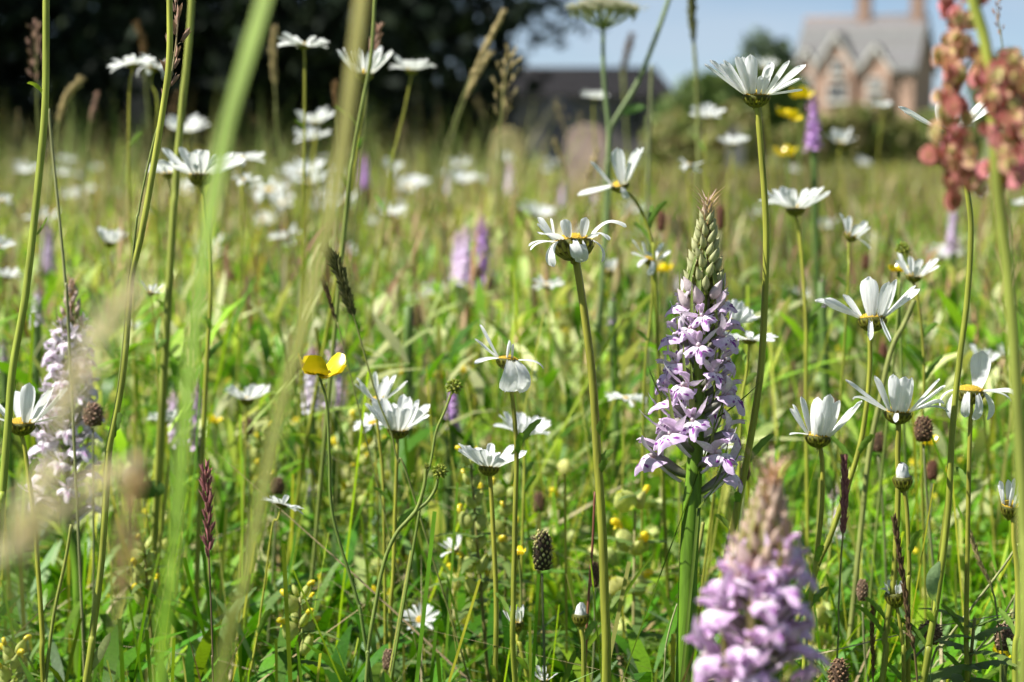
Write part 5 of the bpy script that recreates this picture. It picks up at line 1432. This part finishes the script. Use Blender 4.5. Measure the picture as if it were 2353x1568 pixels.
fuzzy_head([(318, 1060), (300, 1180), (285, 1300), (268, 1450), (255, 1600)], 0.40, 330, 50, 'brownish blurred grass plume next to the leaning green stem', 6, 220, (0.48, 0.34, 0.18))

# ---------------------------------------------------------------- tall stalks and broad blades
t, base, line = stalk('tall_flower_stalk', [(106, -60), (106, 60), (105, 201), (100, 300), (77, 524), (57, 691), (30, 842), (20, 959), (13, 1047), (5, 1140), (-2, 1230)], 0.84, 17, 'thick tall green stem near the picture edge with one small curled leaf', 'flower stalk', (0.34, 0.38, 0.06), (0.27, 0.34, 0.04), 'tall bare stalks', 1, n=14)
small_leaf(t, base, P(103, 222, 0.84), (-1, -0.1, 0.95), 0.0085, 0.0022, (0.26, 0.34, 0.05), curve=0.5)
small_leaf(t, base, P(84, 540, 0.84), (0.6, -0.1, 0.9), 0.0075, 0.0010, (0.20, 0.28, 0.05), curve=-0.2)
t, base, line = stalk('tall_flower_stalk', [(392, -60), (390, 0), (389, 134), (372, 268), (328, 524), (302, 641), (288, 808), (275, 909), (251, 1026), (248, 1060), (234, 1278), (214, 1446), (198, 1568)], 0.85, 15, 'leaning yellow-green stem running the full height past the tan plume', 'flower stalk', (0.37, 0.39, 0.06), (0.31, 0.34, 0.045), 'tall bare stalks', 2, n=14)
small_leaf(t, base, P(256, 1010, 0.85), (0.35, -0.1, 1), 0.0115, 0.0030, (0.12, 0.20, 0.04), tooth=0.2)
small_leaf(t, base, P(205, 1540, 0.85), (0.6, -0.2, 1), 0.016, 0.0035, (0.22, 0.26, 0.10), curve=-0.1)
stalk('tall_flower_stalk', [(442, -40), (438, 40), (430, 140), (417, 260), (404, 420), (392, 600)], 1.15, 16, 'soft green stem behind the leaning one, against the yew', 'flower stalk', (0.30, 0.33, 0.06), (0.26, 0.30, 0.05), 'tall bare stalks', 3)
stalk('tall_flower_stalk', [(862, -40), (858, 60), (850, 150), (828, 260), (812, 350), (792, 520)], 1.1, 9, 'thin green stem just behind the top of the straw stem', 'flower stalk', (0.22, 0.26, 0.06), (0.2, 0.25, 0.05), 'tall bare stalks', 4)
stalk('tall_flower_stalk', [(112, 250), (122, 360), (138, 520), (150, 650), (158, 760)], 0.98, 7, 'thin pale grass stalk crossing below the small curled leaf', 'flower stalk', (0.28, 0.28, 0.12), (0.24, 0.26, 0.1), 'tall bare stalks', 5)
t, base, line = stalk('umbel_stalk', [(1548, -40), (1530, 20), (1498, 110), (1462, 195), (1418, 268), (1402, 300), (1398, 360), (1392, 460)], 1.55, 11, 'blurred kinked green stalk leaning up across the sky', 'flower stalk', (0.20, 0.26, 0.12), (0.18, 0.24, 0.08), 'tall bare stalks', 6)
small_leaf(t, base, P(1430, 262, 1.55), (1, 0, 0.35), 0.016, 0.006, (0.14, 0.24, 0.08))
stalk('tall_flower_stalk', [(1498, 150), (1494, 260), (1490, 380), (1488, 500)], 1.7, 8, 'faint thin stalk in front of the outbuilding roof', 'flower stalk', (0.2, 0.22, 0.1), (0.2, 0.22, 0.1), 'tall bare stalks', 7)
stalk('tall_flower_stalk', [(2101, 690), (2080, 740), (2047, 808), (2022, 920), (1997, 1047), (1980, 1200), (1960, 1400)], 1.05, 12, 'soft yellow-green stalk forking up to the soft daisy', 'flower stalk', (0.27, 0.29, 0.08), (0.24, 0.27, 0.07), 'tall bare stalks', 8)
stalk('tall_flower_stalk', [(1616, 1200), (1608, 1250), (1598, 1292), (1585, 1400), (1560, 1568)], 0.95, 9, 'yellow stalk emerging beside the sharp orchid stem', 'flower stalk', (0.3, 0.3, 0.07), (0.24, 0.27, 0.06), 'tall bare stalks', 9)
stalk('tall_flower_stalk', [(164, 1205), (150, 1290), (124, 1412), (107, 1546), (100, 1640)], 0.93, 8, 'slim yellow-green stalk crossing the big-petalled daisy stem', 'flower stalk', (0.27, 0.29, 0.06), (0.22, 0.27, 0.05), 'tall bare stalks', 10)
stalk('tall_flower_stalk', [(1367, 1130), (1361, 1260), (1352, 1380), (1346, 1500), (1342, 1600)], 0.94, 6, 'thin reddish brown stalk hugging the thick drooping daisy stem', 'flower stalk', (0.22, 0.08, 0.05), (0.25, 0.12, 0.06), 'tall bare stalks', 11)
stalk('tall_flower_stalk', [(1525, 1560), (1528, 1500), (1540, 1440), (1556, 1388)][::-1], 0.88, 4, 'thin pale curved stalk beside the sharp orchid stem', 'flower stalk', (0.33, 0.34, 0.16), (0.25, 0.28, 0.1), 'tall bare stalks', 12)
for i, pts in enumerate([[(2340, 1250), (2300, 1310), (2230, 1400), (2170, 1480), (2130, 1560)], [(2353, 1330), (2290, 1440), (2240, 1500), (2180, 1568)], [(2330, 1400), (2270, 1480), (2190, 1530), (2130, 1568)]]):
    stalk('tall_flower_stalk', pts, 0.93 + 0.02*i, (6, 5, 7)[i], ('thin pale stalk slanting highest through the bottom corner tangle', 'middle thin pale stalk slanting through the bottom corner tangle', 'lowest pale stalk slanting through the bottom corner tangle')[i], 'flower stalk', (0.30, 0.31, 0.12), (0.25, 0.27, 0.1), 'tall bare stalks', 20+i)
broad_blade([(618, -60), (603, 0), (563, 134), (523, 268), (496, 402), (469, 557), (449, 725), (432, 859), (415, 1047), (395, 1278), (376, 1446), (362, 1580)], 0.40, 44, 28, 'wide bright green grass blade blurred across the whole picture height', (0.38, 0.48, 0.16), (0.19, 0.36, 0.015), side=(1, -0.6, 0))
broad_blade([(834, -60), (826, 0), (805, 168), (774, 402), (740, 557), (690, 760), (650, 900), (598, 1145), (563, 1312), (523, 1480), (500, 1580)], 0.41, 33, 27, 'straw-coloured leaning blade blurred beside the wide green one', (0.44, 0.38, 0.16), (0.24, 0.29, 0.06), side=(1, -0.45, 0), fold=0.25, seed=2)
broad_blade([(1750, 876), (1720, 906), (1680, 940), (1650, 962), (1640, 990)], 0.865, 0, 0, 'slim dark leaf arching up from the sharp orchid flowers', (0.05, 0.09, 0.02), (0.06, 0.10, 0.025), seed=3, side=(0.3, 1, -0.4), wf=lambda q: 0.0016*min(1, 0.1+q*4))
broad_blade([(1708, 1020), (1690, 1060), (1655, 1110), (1622, 1150), (1604, 1180), (1598, 1260)], 0.862, 0, 0, 'grey-green leaf curving up under the lowest orchid flower', (0.20, 0.25, 0.15), (0.06, 0.11, 0.04), seed=4, side=(0.6, 0.8, 0.2), wf=lambda q: 0.0022*min(1, 0.15+q*4))
broad_blade([(1505, 1268), (1460, 1330), (1400, 1420), (1340, 1500), (1300, 1560)], 0.95, 0, 0, 'slanting narrow green blade crossing the thick daisy stem', (0.14, 0.22, 0.05), (0.10, 0.18, 0.04), seed=5, side=(0.7, 0.2, 0.5), wf=lambda q: 0.0026*min(1, 0.05+q*3))
broad_blade([(1868, 1150), (1880, 1110), (1894, 1060), (1905, 1010)][::-1], 1.3, 0, 0, 'blurred straight green blade under the broad-petalled daisy', (0.14, 0.24, 0.04), (0.1, 0.2, 0.03), seed=6, wf=lambda q: 0.003*min(1, 0.1+q*3))
# leaves on the long sharp stem
lt = thing('sorrel_leaf', (P(2150, 1400, 0.87).x, P(2150, 1400, 0.87).y, 0), 'pale grey-green oval leaf beside the long sharp stem', 'leaf')
b_ = Vector(lt.location); mb = MB()
strip(mb, catmull([P(2160, 1290, 0.875), P(2146, 1330, 0.87), P(2146, 1370, 0.87), P(2152, 1402, 0.875), P(2140, 1480, 0.88), Vector((P(2140, 1500, 0.88).x, P(2140, 1500, 0.88).y, 0))], 8), lambda q: 0.0004 + 0.0052*max(0, math.sin(math.pi*min(1, q*2.1)))**0.8*(1 if q < 0.476 else 0), (1, 0.5, 0), (0.20, 0.29, 0.13), 0.15, 0.02)
mb.build('blade', M_LEAF, lt, off=b_)

# ---------------------------------------------------------------- plantains
for a in [
    (1248, 1216, 1312, 0.90, 44, 'seed', 'sharp plantain head dotted with pale green seeds', [(1246, 1312), (1248, 1420), (1252, 1568)]),
    (1238, 1130, 1178, 1.25, 28, 'brown', 'small blurred brown plantain head above the pale-dotted one', None),
    (1366, 1290, 1350, 1.0, 24, 'brown', 'dark brown plantain head behind the thick daisy stem', None),
    (1927, 1512, 1590, 0.86, 46, 'brown', 'sharp bristly brown plantain head on the bottom edge', None),
    (2146, 1428, 1482, 0.90, 56, 'tan', 'reddish brown lumpy head on a slanting stalk', [(2130, 1478), (2100, 1516), (2075, 1568)]),
    (2308, 1432, 1496, 0.93, 46, 'tan', 'tan seed head above the yellow bud in the corner', None),
    (2122, 955, 1016, 1.02, 42, 'brown', 'round brown seed head between the curly-tipped daisy and long stem', None),
    (2018, 992, 1040, 1.12, 32, 'brown', 'soft brown head between two sharp daisies', None),
    (1982, 1330, 1382, 0.98, 26, 'tan', 'small brown head low behind the purple grass spike', None),
    (2142, 1056, 1104, 1.15, 26, 'rust', 'small rust plantain head beside the long sharp stem', None),
    (893, 1490, 1540, 0.98, 28, 'tan', 'little brown knobbly head near the bottom edge', None),
    (214, 924, 980, 1.05, 46, 'tan', 'brown seed head beside the whitish orchid', None),
    (1519, 484, 532, 1.5, 20, 'rust', 'upright rust-brown plantain head beside the orchid tip, daisy side', None),
    (1656, 470, 528, 1.5, 20, 'rust', 'upright rust-brown plantain head on the far side of the orchid tip', None),
    (636, 1096, 1136, 1.15, 34, 'brown', 'brown head peeping over the thin side-on daisy', None),
    (958, 700, 752, 1.7, 30, 'brown', 'dark brown head beside the short lilac orchid tip', None),
    (1990, 580, 622, 1.8, 18, 'rust', 'small rust head below the soft daisy with raised petal', None),
    (1922, 900, 948, 1.5, 22, 'brown', 'blurred brown head above the broad-petalled daisy', None),
    (570, 960, 1000, 1.3, 26, 'brown', 'brown head under the soft daisy by the wide blade', None),
    (1712, 1060, 1105, 1.1, 24, 'brown', 'brown head behind the tallest daisy stem, above the pink orchid', None),
    (2336, 1180, 1250, 0.95, 18, 'brown', 'slim dark head at the edge behind the half-open daisy', None)]:
    plantain(*a[:7], stem=a[7], seed=3)
rr = random.Random(15)
for i in range(56):
    dd = rr.uniform(1.35, 4.5); z = rr.uniform(0.14, 0.33); py = 345 + FPX*(CAM_H - z)/dd
    if py > 1500: continue
    h = 58/dd*rr.uniform(0.7, 1.3)
    x = rr.uniform(-20, 2370); key = rr.choice(['brown', 'rust', 'tan'])
    strewn(plantain(x, py, py+h, dd, h*0.5, key, 'x', seed=40+i, group='small plantain heads in the sward', stalk_px=6/dd), x, py, 'small ' + {'brown': 'dark brown', 'rust': 'rust-brown', 'tan': 'tan'}[key], 'plantain head')

# ---------------------------------------------------------------- yellow rattle, clover
for i, (px, py, d, h, lb) in enumerate([
    (332, 1262, 1.05, 130, 'pale yellow rattle with yellow flowers between leaning stem and wide blade'),
    (690, 1372, 0.98, 130, 'reddish yellow rattle with one bright yellow hooded flower'),
    (1162, 1142, 1.12, 180, 'yellow rattle with yellow lips beside the long straight daisy stem'),
    (1082, 1066, 1.05, 300, 'tall yellow rattle spike of pale husks with an orange stem'),
    (838, 1068, 1.3, 110, 'blurred pale yellow rattle near the forked buttercup stalk'),
    (820, 1160, 1.25, 100, 'pale yellow rattle lower beside the buttercup stem'),
    (30, 1506, 0.95, 110, 'pale rattle husks in the bottom corner under the tan plumes'),
    (2240, 1420, 0.9, 120, 'toothed pale green rattle leaves in the bottom corner tangle'),
    (600, 1000, 1.35, 120, 'blurred yellow rattle below the soft daisy by the wide blade'),
    (1380, 660, 1.9, 120, 'blurred yellow rattle beside the drooping daisy stem, high in mid meadow'),
    (1300, 720, 1.8, 130, 'blurred leafy yellow rattle in the middle of the meadow')]):
    rattle(px, py, d, h, lb, 20+i, n=5 if h < 200 else 7, flowers=0.6, husks='leaves in' not in lb, leaf_mul=1.7 if 'leaves in' in lb else 1.0)
rr = random.Random(33)
for i in range(130):
    dd = 1.1*(3.6/1.1)**rr.random(); z = rr.uniform(0.15, 0.27); py = 345 + FPX*(CAM_H - z)/dd
    if py > 1540: continue
    x = rr.uniform(-20, 2370)
    strewn(far_rattle(x, py, dd, 'x', i), x, py, 'blurred pale', 'yellow rattle')
clover(306, 1098, 1.15, 50, 'dull crimson clover head behind the brownish plume', 1)
clover(490, 1102, 1.5, 32, 'small magenta clover head beside the wine-red grass spike', 2)
clover(288, 792, 1.9, 28, 'tiny dark red clover head between orchid and leaning stem', 3)

# ---------------------------------------------------------------- red sorrel, close to the lens
def sorrel():
    d = 0.55; k = d/FPX; rr = random.Random(2)
    stem = [(2228, -60), (2236, 0), (2262, 90), (2278, 200), (2284, 290), (2292, 420), (2312, 600), (2330, 800), (2342, 1000), (2352, 1200), (2356, 1500)]
    t, base, line = stalk('common_sorrel', stem, d, 30, 'blurred reddish sorrel stalk thick with pink and yellow-green fruits', 'sorrel', (0.36, 0.40, 0.06), (0.25, 0.30, 0.06), None, 3, n=12)
    def fruit(c1, c2, seed):
        mb = MB(); r = random.Random(seed)
        for w in range(3):
            a = w*2.094; n = 10; vs = []; cs = []
            u = Vector((math.cos(a), math.sin(a), 0)); v = Vector((-math.sin(a), math.cos(a), 0))
            for i in range(5):
                for j in range(n+1):
                    th = math.pi*j/n; q = i/4
                    e = u*(math.sin(th)*q*0.55) + Vector((0, 0, -math.cos(th)*q*0.55)) + v*(0.10*math.sin(th*2)*q + 0.10*(1-q))
                    vs.append(e); cs.append(vary(lerp3(c1, c2, q**1.4), 0.06, r))
            mb.add(vs, [(i*(n+1)+j, i*(n+1)+j+1, (i+1)*(n+1)+j+1, (i+1)*(n+1)+j) for i in range(4) for j in range(n)], cs)
        lathe(mb, [(0.02, -0.25), (0.16, -0.1), (0.18, 0.1), (0.02, 0.3)], 7, lerp3(c1, (0.4, 0.3, 0.1), 0.4))
        return mb.mesh('fruit', M_FRUIT)
    cols = [((0.60, 0.56, 0.19), (0.68, 0.33, 0.28)), ((0.57, 0.24, 0.21), (0.68, 0.25, 0.28)), ((0.60, 0.60, 0.21), (0.68, 0.54, 0.32)), ((0.42, 0.15, 0.11), (0.52, 0.19, 0.16))]
    Fm = [fruit(a, b, i) for i, (a, b) in enumerate(cols)]
    branches = [([(2236, -40), (2205, 20), (2190, 100), (2185, 190), (2195, 260), (2210, 330), (2230, 400)], 48, 46),
                ([(2262, 150), (2290, 180), (2310, 250), (2318, 330), (2300, 410)], 58, 66),
                ([(2310, 150), (2345, 200), (2356, 300), (2350, 400)], 40, 60),
                ([(2240, 120), (2180, 250), (2150, 320), (2165, 380), (2200, 420), (2260, 450)], 18, 34)]
    for pts, n, spread in branches:
        dd = d + rr.uniform(-0.012, 0.012)
        w = catmull([P(x, y, dd) for x, y in pts], 6)
        b = MB(); tube(b, w, (3.5*k, 3*k), (0.40, 0.24, 0.10), 6); b.build('branch', M_STEM, t, off=base)
        for i in range(n):
            c = w[min(len(w)-1, int((i+rr.random())/n*len(w)))]
            o = c + Vector((rr.gauss(0, 1)*spread*k*0.42, rr.gauss(0, 1)*spread*k*0.42, rr.gauss(0, 1)*16*k))
            s = rr.uniform(32, 50)*k
            link('fruit', Fm[rr.choice([0, 0, 0, 2, 1, 1, 3])], t, mw=axis_matrix(o-base, (rr.uniform(-0.6, 0.6), rr.uniform(-0.6, 0.6), -1), rr.uniform(0, 6)) @ Matrix.Scale(s, 4))
sorrel()

# ---------------------------------------------------------------- umbel against the sky
def umbel():
    d = 1.55; k = d/FPX; rr = random.Random(12)
    t, base, line = stalk('umbel_flower', [(1386, 66), (1386, 130), (1390, 210), (1398, 290), (1400, 400), (1394, 520)], d, 10, 'creamy flat-topped umbel flower cut by the top edge, in the sky', 'umbel flower', (0.20, 0.27, 0.12), (0.17, 0.24, 0.08), None, 9)
    hub = P(1386, 68, d)
    fl = MB()
    for i in range(26):
        ico(fl, (rr.gauss(0, 0.4), rr.gauss(0, 0.4), rr.uniform(-0.1, 0.25)), 0.15, vary((0.66, 0.64, 0.46), 0.12, rr), 0.6)
    for i in range(12):
        a = rr.uniform(0, 6.28); tube(fl, [(0, 0, -1.2), (0.6*math.cos(a), 0.6*math.sin(a), 0)], (0.05, 0.04), (0.3, 0.34, 0.12), 4, cap=False)
    fm = fl.mesh('flower_cluster', M_PETAL)
    for i in range(30):
        q = math.sqrt((i+0.5)/30); a = i*2.4
        tip = hub + Vector((q*math.cos(a)*82*k, q*math.sin(a)*82*k, (62 - 22*q*q)*k))
        r = MB(); tube(r, catmull([hub, hub.lerp(tip, 0.55) - Vector((0, 0, 5*k)), tip], 4), (2*k, 1.4*k), (0.26, 0.32, 0.12), 5); ro = r.build('ray', M_STEM, t, off=base)
        link('flower_cluster', fm, t, loc=tip + Vector((0, 0, 6*k)) - base, scale=21*k)
umbel()

# ---------------------------------------------------------------- labels of the strewn plants: by look, landmark and order outward from it
MARKS = [(1600, 800, 'the sharp lilac orchid'), (1750, 1400, 'the large pink orchid'), (160, 900, 'the whitish orchid'), (730, 850, 'the sharp buttercup'), (1738, 200, 'the tall sharp daisy'),
         (1318, 560, 'the drooping ragged daisy'), (1166, 820, 'the daisy with folded petals'), (1120, 1050, 'the bowl-shaped daisy'), (2062, 930, 'the curly-tipped daisy'), (1885, 970, 'the broad-petalled daisy'),
         (2004, 720, 'the wide-spread daisy'), (2230, 890, 'the withering daisy'), (60, 950, 'the big-petalled daisy'), (1248, 1265, 'the pale-dotted plantain'), (478, 1180, 'the wine-red grass spike'), (1938, 1150, 'the purple grass spike'),
         (890, 960, 'the three grouped daisies'), (568, 900, 'the soft daisy by the wide blade'), (648, 1150, 'the side-on daisy'), (1088, 580, 'the close pair of orchids'), (2250, 250, 'the red sorrel'), (1985, 150, 'the cottage'),
         (1350, 350, 'the pinkish brown gravestone'), (1166, 350, 'the lichen-yellow gravestone'), (1385, 40, 'the umbel flower'), (462, 395, 'the wide blurred daisy'), (836, 150, 'the daisy behind the straw stem'), (790, 640, 'the bristly dark grass spike'),
         (1424, 400, 'the daisy with three upright petals'), (1870, 270, 'the pinkish purple orchid'), (838, 390, 'the vivid purple orchid'), (90, 570, 'the lilac orchid behind the tall stem'), (700, 95, 'the topmost daisy'), (320, 150, 'the daisies before the yew'),
         (1334, 1420, 'the closed bud by the thick stem'), (1187, 1430, 'the half-open bud'), (2074, 1100, 'the bud under the curly-tipped daisy'), (2322, 1160, 'the half-open daisy at the edge'), (690, 1410, 'the reddish yellow rattle'), (332, 1320, 'the pale yellow rattle by the wide blade'),
         (1828, 470, 'the wide soft daisy'), (1435, 920, 'the soft flat daisy'), (966, 1420, 'the small open daisy'), (1990, 540, 'the daisy with one raised petal'), (650, 540, 'the daisy between the two blades'), (895, 490, 'the star-like daisy'),
         (2122, 985, 'the round brown seed head'), (1000, 1100, 'the forked buttercup stalk'), (250, 550, 'the lone cup-shaped daisy'), (2190, 520, 'the pale mauve orchid'), (1685, 330, 'the daisy by the hedge foot')]
ORD = ['', 'second', 'third', 'fourth', 'fifth', 'sixth', 'seventh', 'eighth', 'ninth', 'tenth', 'eleventh', 'twelfth']
bins = {}
for o, x, y, look, noun in SCATTER:
    m = min(MARKS, key=lambda q: (q[0]-x)**2 + (q[1]-y)**2)
    dx, dy = x-m[0], y-m[1]
    rel = ('below' if dy > 0 else 'above') if abs(dy) > abs(dx)*0.8 else 'beside'
    bins.setdefault((look, noun, rel, m[2]), []).append((dx*dx+dy*dy, o))
for (look, noun, rel, mk), lst in bins.items():
    lst.sort(key=lambda q: q[0])
    for i, (q, o) in enumerate(lst):
        o['label'] = f'{look} {noun} {rel} {mk}' + (f', {ORD[min(i, 11)]} outward' if i else '')
# ================================================================ the sward (what nobody could count)
def blades(name, N, dr, hr, wr, lean, curv, pal, seed, label, segs=5, z0=None, yq=1.0, margin=0.35, cat_stuff='grass', prof=0, mat=None, hscale=None, straw_far=0.0, pos=None, xr=None):
    r = np.random.default_rng(seed)
    if pos is None:
        d = dr[0] * (dr[1]/dr[0]) ** (r.random(N) ** yq)
        x = (r.random(N)*2-1) * (0.22*d + margin)
    else: x, d = pos
    if xr: x = d*r.uniform(xr[0], xr[1], N)
    h = r.uniform(hr[0], hr[1], N) * (0.75 + 0.5*r.random(N))
    if hscale is not None: h = h*hscale(x, d)
    h = h*np.where(d < 1.25, 0.72 + 0.28*np.clip((d-0.7)/0.55, 0, 1), 1.0)
    cap = CAM_H - 0.225*d - 0.005           # nothing of the sward stands up in front of the lens
    h = np.where(d < 0.8, np.minimum(h, np.maximum(0.05, cap)), h)
    w = r.uniform(wr[0], wr[1], N)
    az = r.random(N)*2*np.pi
    ln = np.abs(r.normal(0, lean, N)); cv = np.abs(r.normal(0, curv, N))
    zb = np.zeros(N) if z0 is None else r.uniform(z0[0], z0[1], N)
    t = np.linspace(0, 1, segs+1)
    dx, dy = np.cos(az), np.sin(az)
    hor = ln[:, None]*t + cv[:, None]*t**2.2
    hor = hor*h[:, None]
    z = zb[:, None] + h[:, None]*(t - 0.42*np.minimum(cv, 1.3)[:, None]*t**2.4)
    wa = az + np.pi/2 + r.normal(0, 0.5, N)
    sx, sy = np.cos(wa), np.sin(wa)
    if prof == 0: wp_ = (1 - t**2.2)*0.97 + 0.03
    elif prof == 1: wp_ = np.sin(np.pi*np.clip(0.06 + 0.9*t, 0, 1))
    else: wp_ = np.ones_like(t)
    hw = w[:, None]*wp_[None]/2
    cx = x[:, None] + hor*dx[:, None]; cy = d[:, None] + hor*dy[:, None]
    V = np.empty((N, segs+1, 2, 3))
    V[:, :, 0, 0] = cx - hw*sx[:, None]; V[:, :, 0, 1] = cy - hw*sy[:, None]; V[:, :, 0, 2] = z
    V[:, :, 1, 0] = cx + hw*sx[:, None]; V[:, :, 1, 1] = cy + hw*sy[:, None]; V[:, :, 1, 2] = z + hw*0.3
    i = np.arange(N)[:, None]*(segs+1)*2 + np.arange(segs)[None]*2
    F = np.stack([i, i+1, i+3, i+2], -1).reshape(-1, 4)
    p = np.array(pal); c = p[r.integers(0, len(p), N)]*r.uniform(0.72, 1.28, N)[:, None]
    if straw_far:
        f = np.clip((d-1.5)/5, 0, 1)*straw_far*r.random(N)
        c = c*(1-f[:, None]) + np.array([0.32, 0.30, 0.13])*f[:, None]
    # patchiness of the sward itself: tussocks differ in hue
    sc_ = 9.0/np.maximum(1.0, d*0.6)
    pt = np.sin(x*sc_*1.3 + 1.7*np.sin(d*sc_*0.8))*np.sin(d*sc_ + 2.1*np.sin(x*sc_*0.7 + 1))
    c = c*(1 + 0.34*pt)[:, None]*np.array([1.0, 1.0, 1.0]) + np.maximum(pt, 0)[:, None]*np.array([0.03, 0.035, 0.0])*(d < 4.5)[:, None]
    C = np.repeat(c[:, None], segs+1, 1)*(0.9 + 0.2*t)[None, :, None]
    C = np.repeat(C[:, :, None], 2, 2)
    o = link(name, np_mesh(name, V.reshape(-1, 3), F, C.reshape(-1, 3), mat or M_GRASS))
    tag(o, label, None, None, 'stuff')
    return o
FRESH = [(0.085, 0.235, 0.008), (0.058, 0.18, 0.006), (0.145, 0.30, 0.010), (0.115, 0.25, 0.03), (0.20, 0.325, 0.016), (0.058, 0.195, 0.012), (0.08, 0.225, 0.009), (0.17, 0.28, 0.08)]
MIXED = FRESH[:6] + [(0.22, 0.25, 0.06), (0.20, 0.21, 0.07), (0.32, 0.33, 0.10), (0.26, 0.30, 0.07), (0.28, 0.22, 0.09)]
STRAWY = [(0.34, 0.34, 0.09), (0.29, 0.34, 0.06), (0.38, 0.33, 0.15), (0.25, 0.32, 0.05), (0.26, 0.17, 0.08)]
GREENST = [(0.22, 0.34, 0.025), (0.28, 0.36, 0.04), (0.15, 0.29, 0.02), (0.34, 0.34, 0.07), (0.11, 0.25, 0.015)]
patch = lambda x, d: 0.86 + 0.22*np.sin(x*5.1 + d*2.3)*np.sin(d*3.7 - x*2.2)
blades('fine_grass', 58000, (0.45, 2.6), (0.13, 0.24), (0.0009, 0.0023), 0.28, 0.55, FRESH, 1, 'fine green grass blades filling the sward', hscale=patch)
blades('broad_grass', 8000, (0.5, 2.6), (0.12, 0.22), (0.0025, 0.0045), 0.3, 0.7, FRESH, 2, 'broader arching grass blades in the sward', segs=6, hscale=patch)
blades('grass_stalks', 5200, (0.85, 3.4), (0.19, 0.30), (0.0010, 0.0019), 0.12, 0.10, GREENST + STRAWY[:1], 3, 'thin upright green and straw stalks in the sward', prof=2, segs=3)
blades('leafy_undergrowth', 40000, (0.7, 3.2), (0.018, 0.045), (0.003, 0.0075), 0.6, 0.7, FRESH + [(0.13, 0.22, 0.08)], 4, 'small broad leaves of clover, vetch and plantain between the grass', z0=(0.03, 0.20), prof=1, mat=M_LEAF, segs=4, yq=0.9)
blades('middle_grass', 48000, (2.4, 9.0), (0.13, 0.28), (0.0020, 0.0050), 0.3, 0.6, MIXED, 5, 'soft green and straw grass of the mid meadow', segs=3, margin=0.6, straw_far=0.7)
blades('middle_stalks', 9000, (2.4, 10.0), (0.22, 0.36), (0.0014, 0.0030), 0.14, 0.1, STRAWY, 6, 'thin tan stalks of the mid meadow', prof=2, segs=2, margin=0.6)
blades('middle_leaves', 32000, (2.2, 9.0), (0.02, 0.06), (0.006, 0.014), 0.6, 0.7, FRESH, 7, 'broad leaves low in the mid meadow', z0=(0.08, 0.25), prof=1, mat=M_LEAF, segs=3, margin=0.6)
blades('far_grass', 52000, (8.0, 60.0), (0.11, 0.20), (0.010, 0.022), 0.3, 0.5, [(0.17, 0.22, 0.045), (0.24, 0.24, 0.08), (0.28, 0.25, 0.11), (0.20, 0.23, 0.06), (0.22, 0.17, 0.08)], 8, 'far churchyard grass running back to the yews and hedge', segs=2, margin=3.0, straw_far=0.6)
blades('pale_seed_tips', 13000, (1.6, 9.0), (0.014, 0.05), (0.0018, 0.0045), 0.3, 0.2, [(0.36, 0.29, 0.13), (0.30, 0.2, 0.11), (0.40, 0.36, 0.18), (0.24, 0.12, 0.07)], 9, 'pale and reddish grass flower tips over the meadow', z0=(0.19, 0.34), prof=1, mat=M_DRY, segs=3, margin=0.6)
blades('sunlit_tint_leaves', 12000, (1.25, 4.5), (0.014, 0.038), (0.003, 0.009), 0.7, 0.6, [(0.34, 0.42, 0.14), (0.26, 0.38, 0.06), (0.40, 0.42, 0.18), (0.09, 0.22, 0.012), (0.06, 0.16, 0.010), (0.18, 0.34, 0.03), (0.44, 0.46, 0.22)], 10, 'small dark leaves and pale ones coloured as if sunlit, among the stalks', z0=(0.14, 0.31), prof=1, mat=M_LEAF, segs=3, margin=0.4)  # pale tints paint sunlit flecks into the leaf colour, between darker leaves
blades('field_edge_grass', 5000, (4.5, 17.0), (0.30, 0.50), (0.004, 0.010), 0.16, 0.25, [(0.22, 0.23, 0.07), (0.17, 0.23, 0.05), (0.22, 0.17, 0.07), (0.14, 0.21, 0.04), (0.30, 0.28, 0.12)], 11, xr=(-0.24, 0.005), label='tall ragged grass along the far edge of the meadow', segs=4, margin=1.0, mat=M_DRY)
blades('fallen_straw', 1000, (0.8, 2.6), (0.10, 0.2), (0.0014, 0.003), 1.4, 0.5, [(0.36, 0.28, 0.14), (0.26, 0.18, 0.08), (0.42, 0.36, 0.2)], 12, 'dead straw and brown blades lying through the sward', z0=(0.03, 0.14), segs=3, mat=M_DRY)
blades('hedge_foot_grass', 1600, (9.0, 22.0), (0.22, 0.36), (0.006, 0.014), 0.16, 0.25, [(0.22, 0.22, 0.08), (0.17, 0.22, 0.05), (0.26, 0.22, 0.10)], 13, 'longer olive grass in front of the hedge', segs=4, mat=M_DRY, xr=(0.045, 0.24))
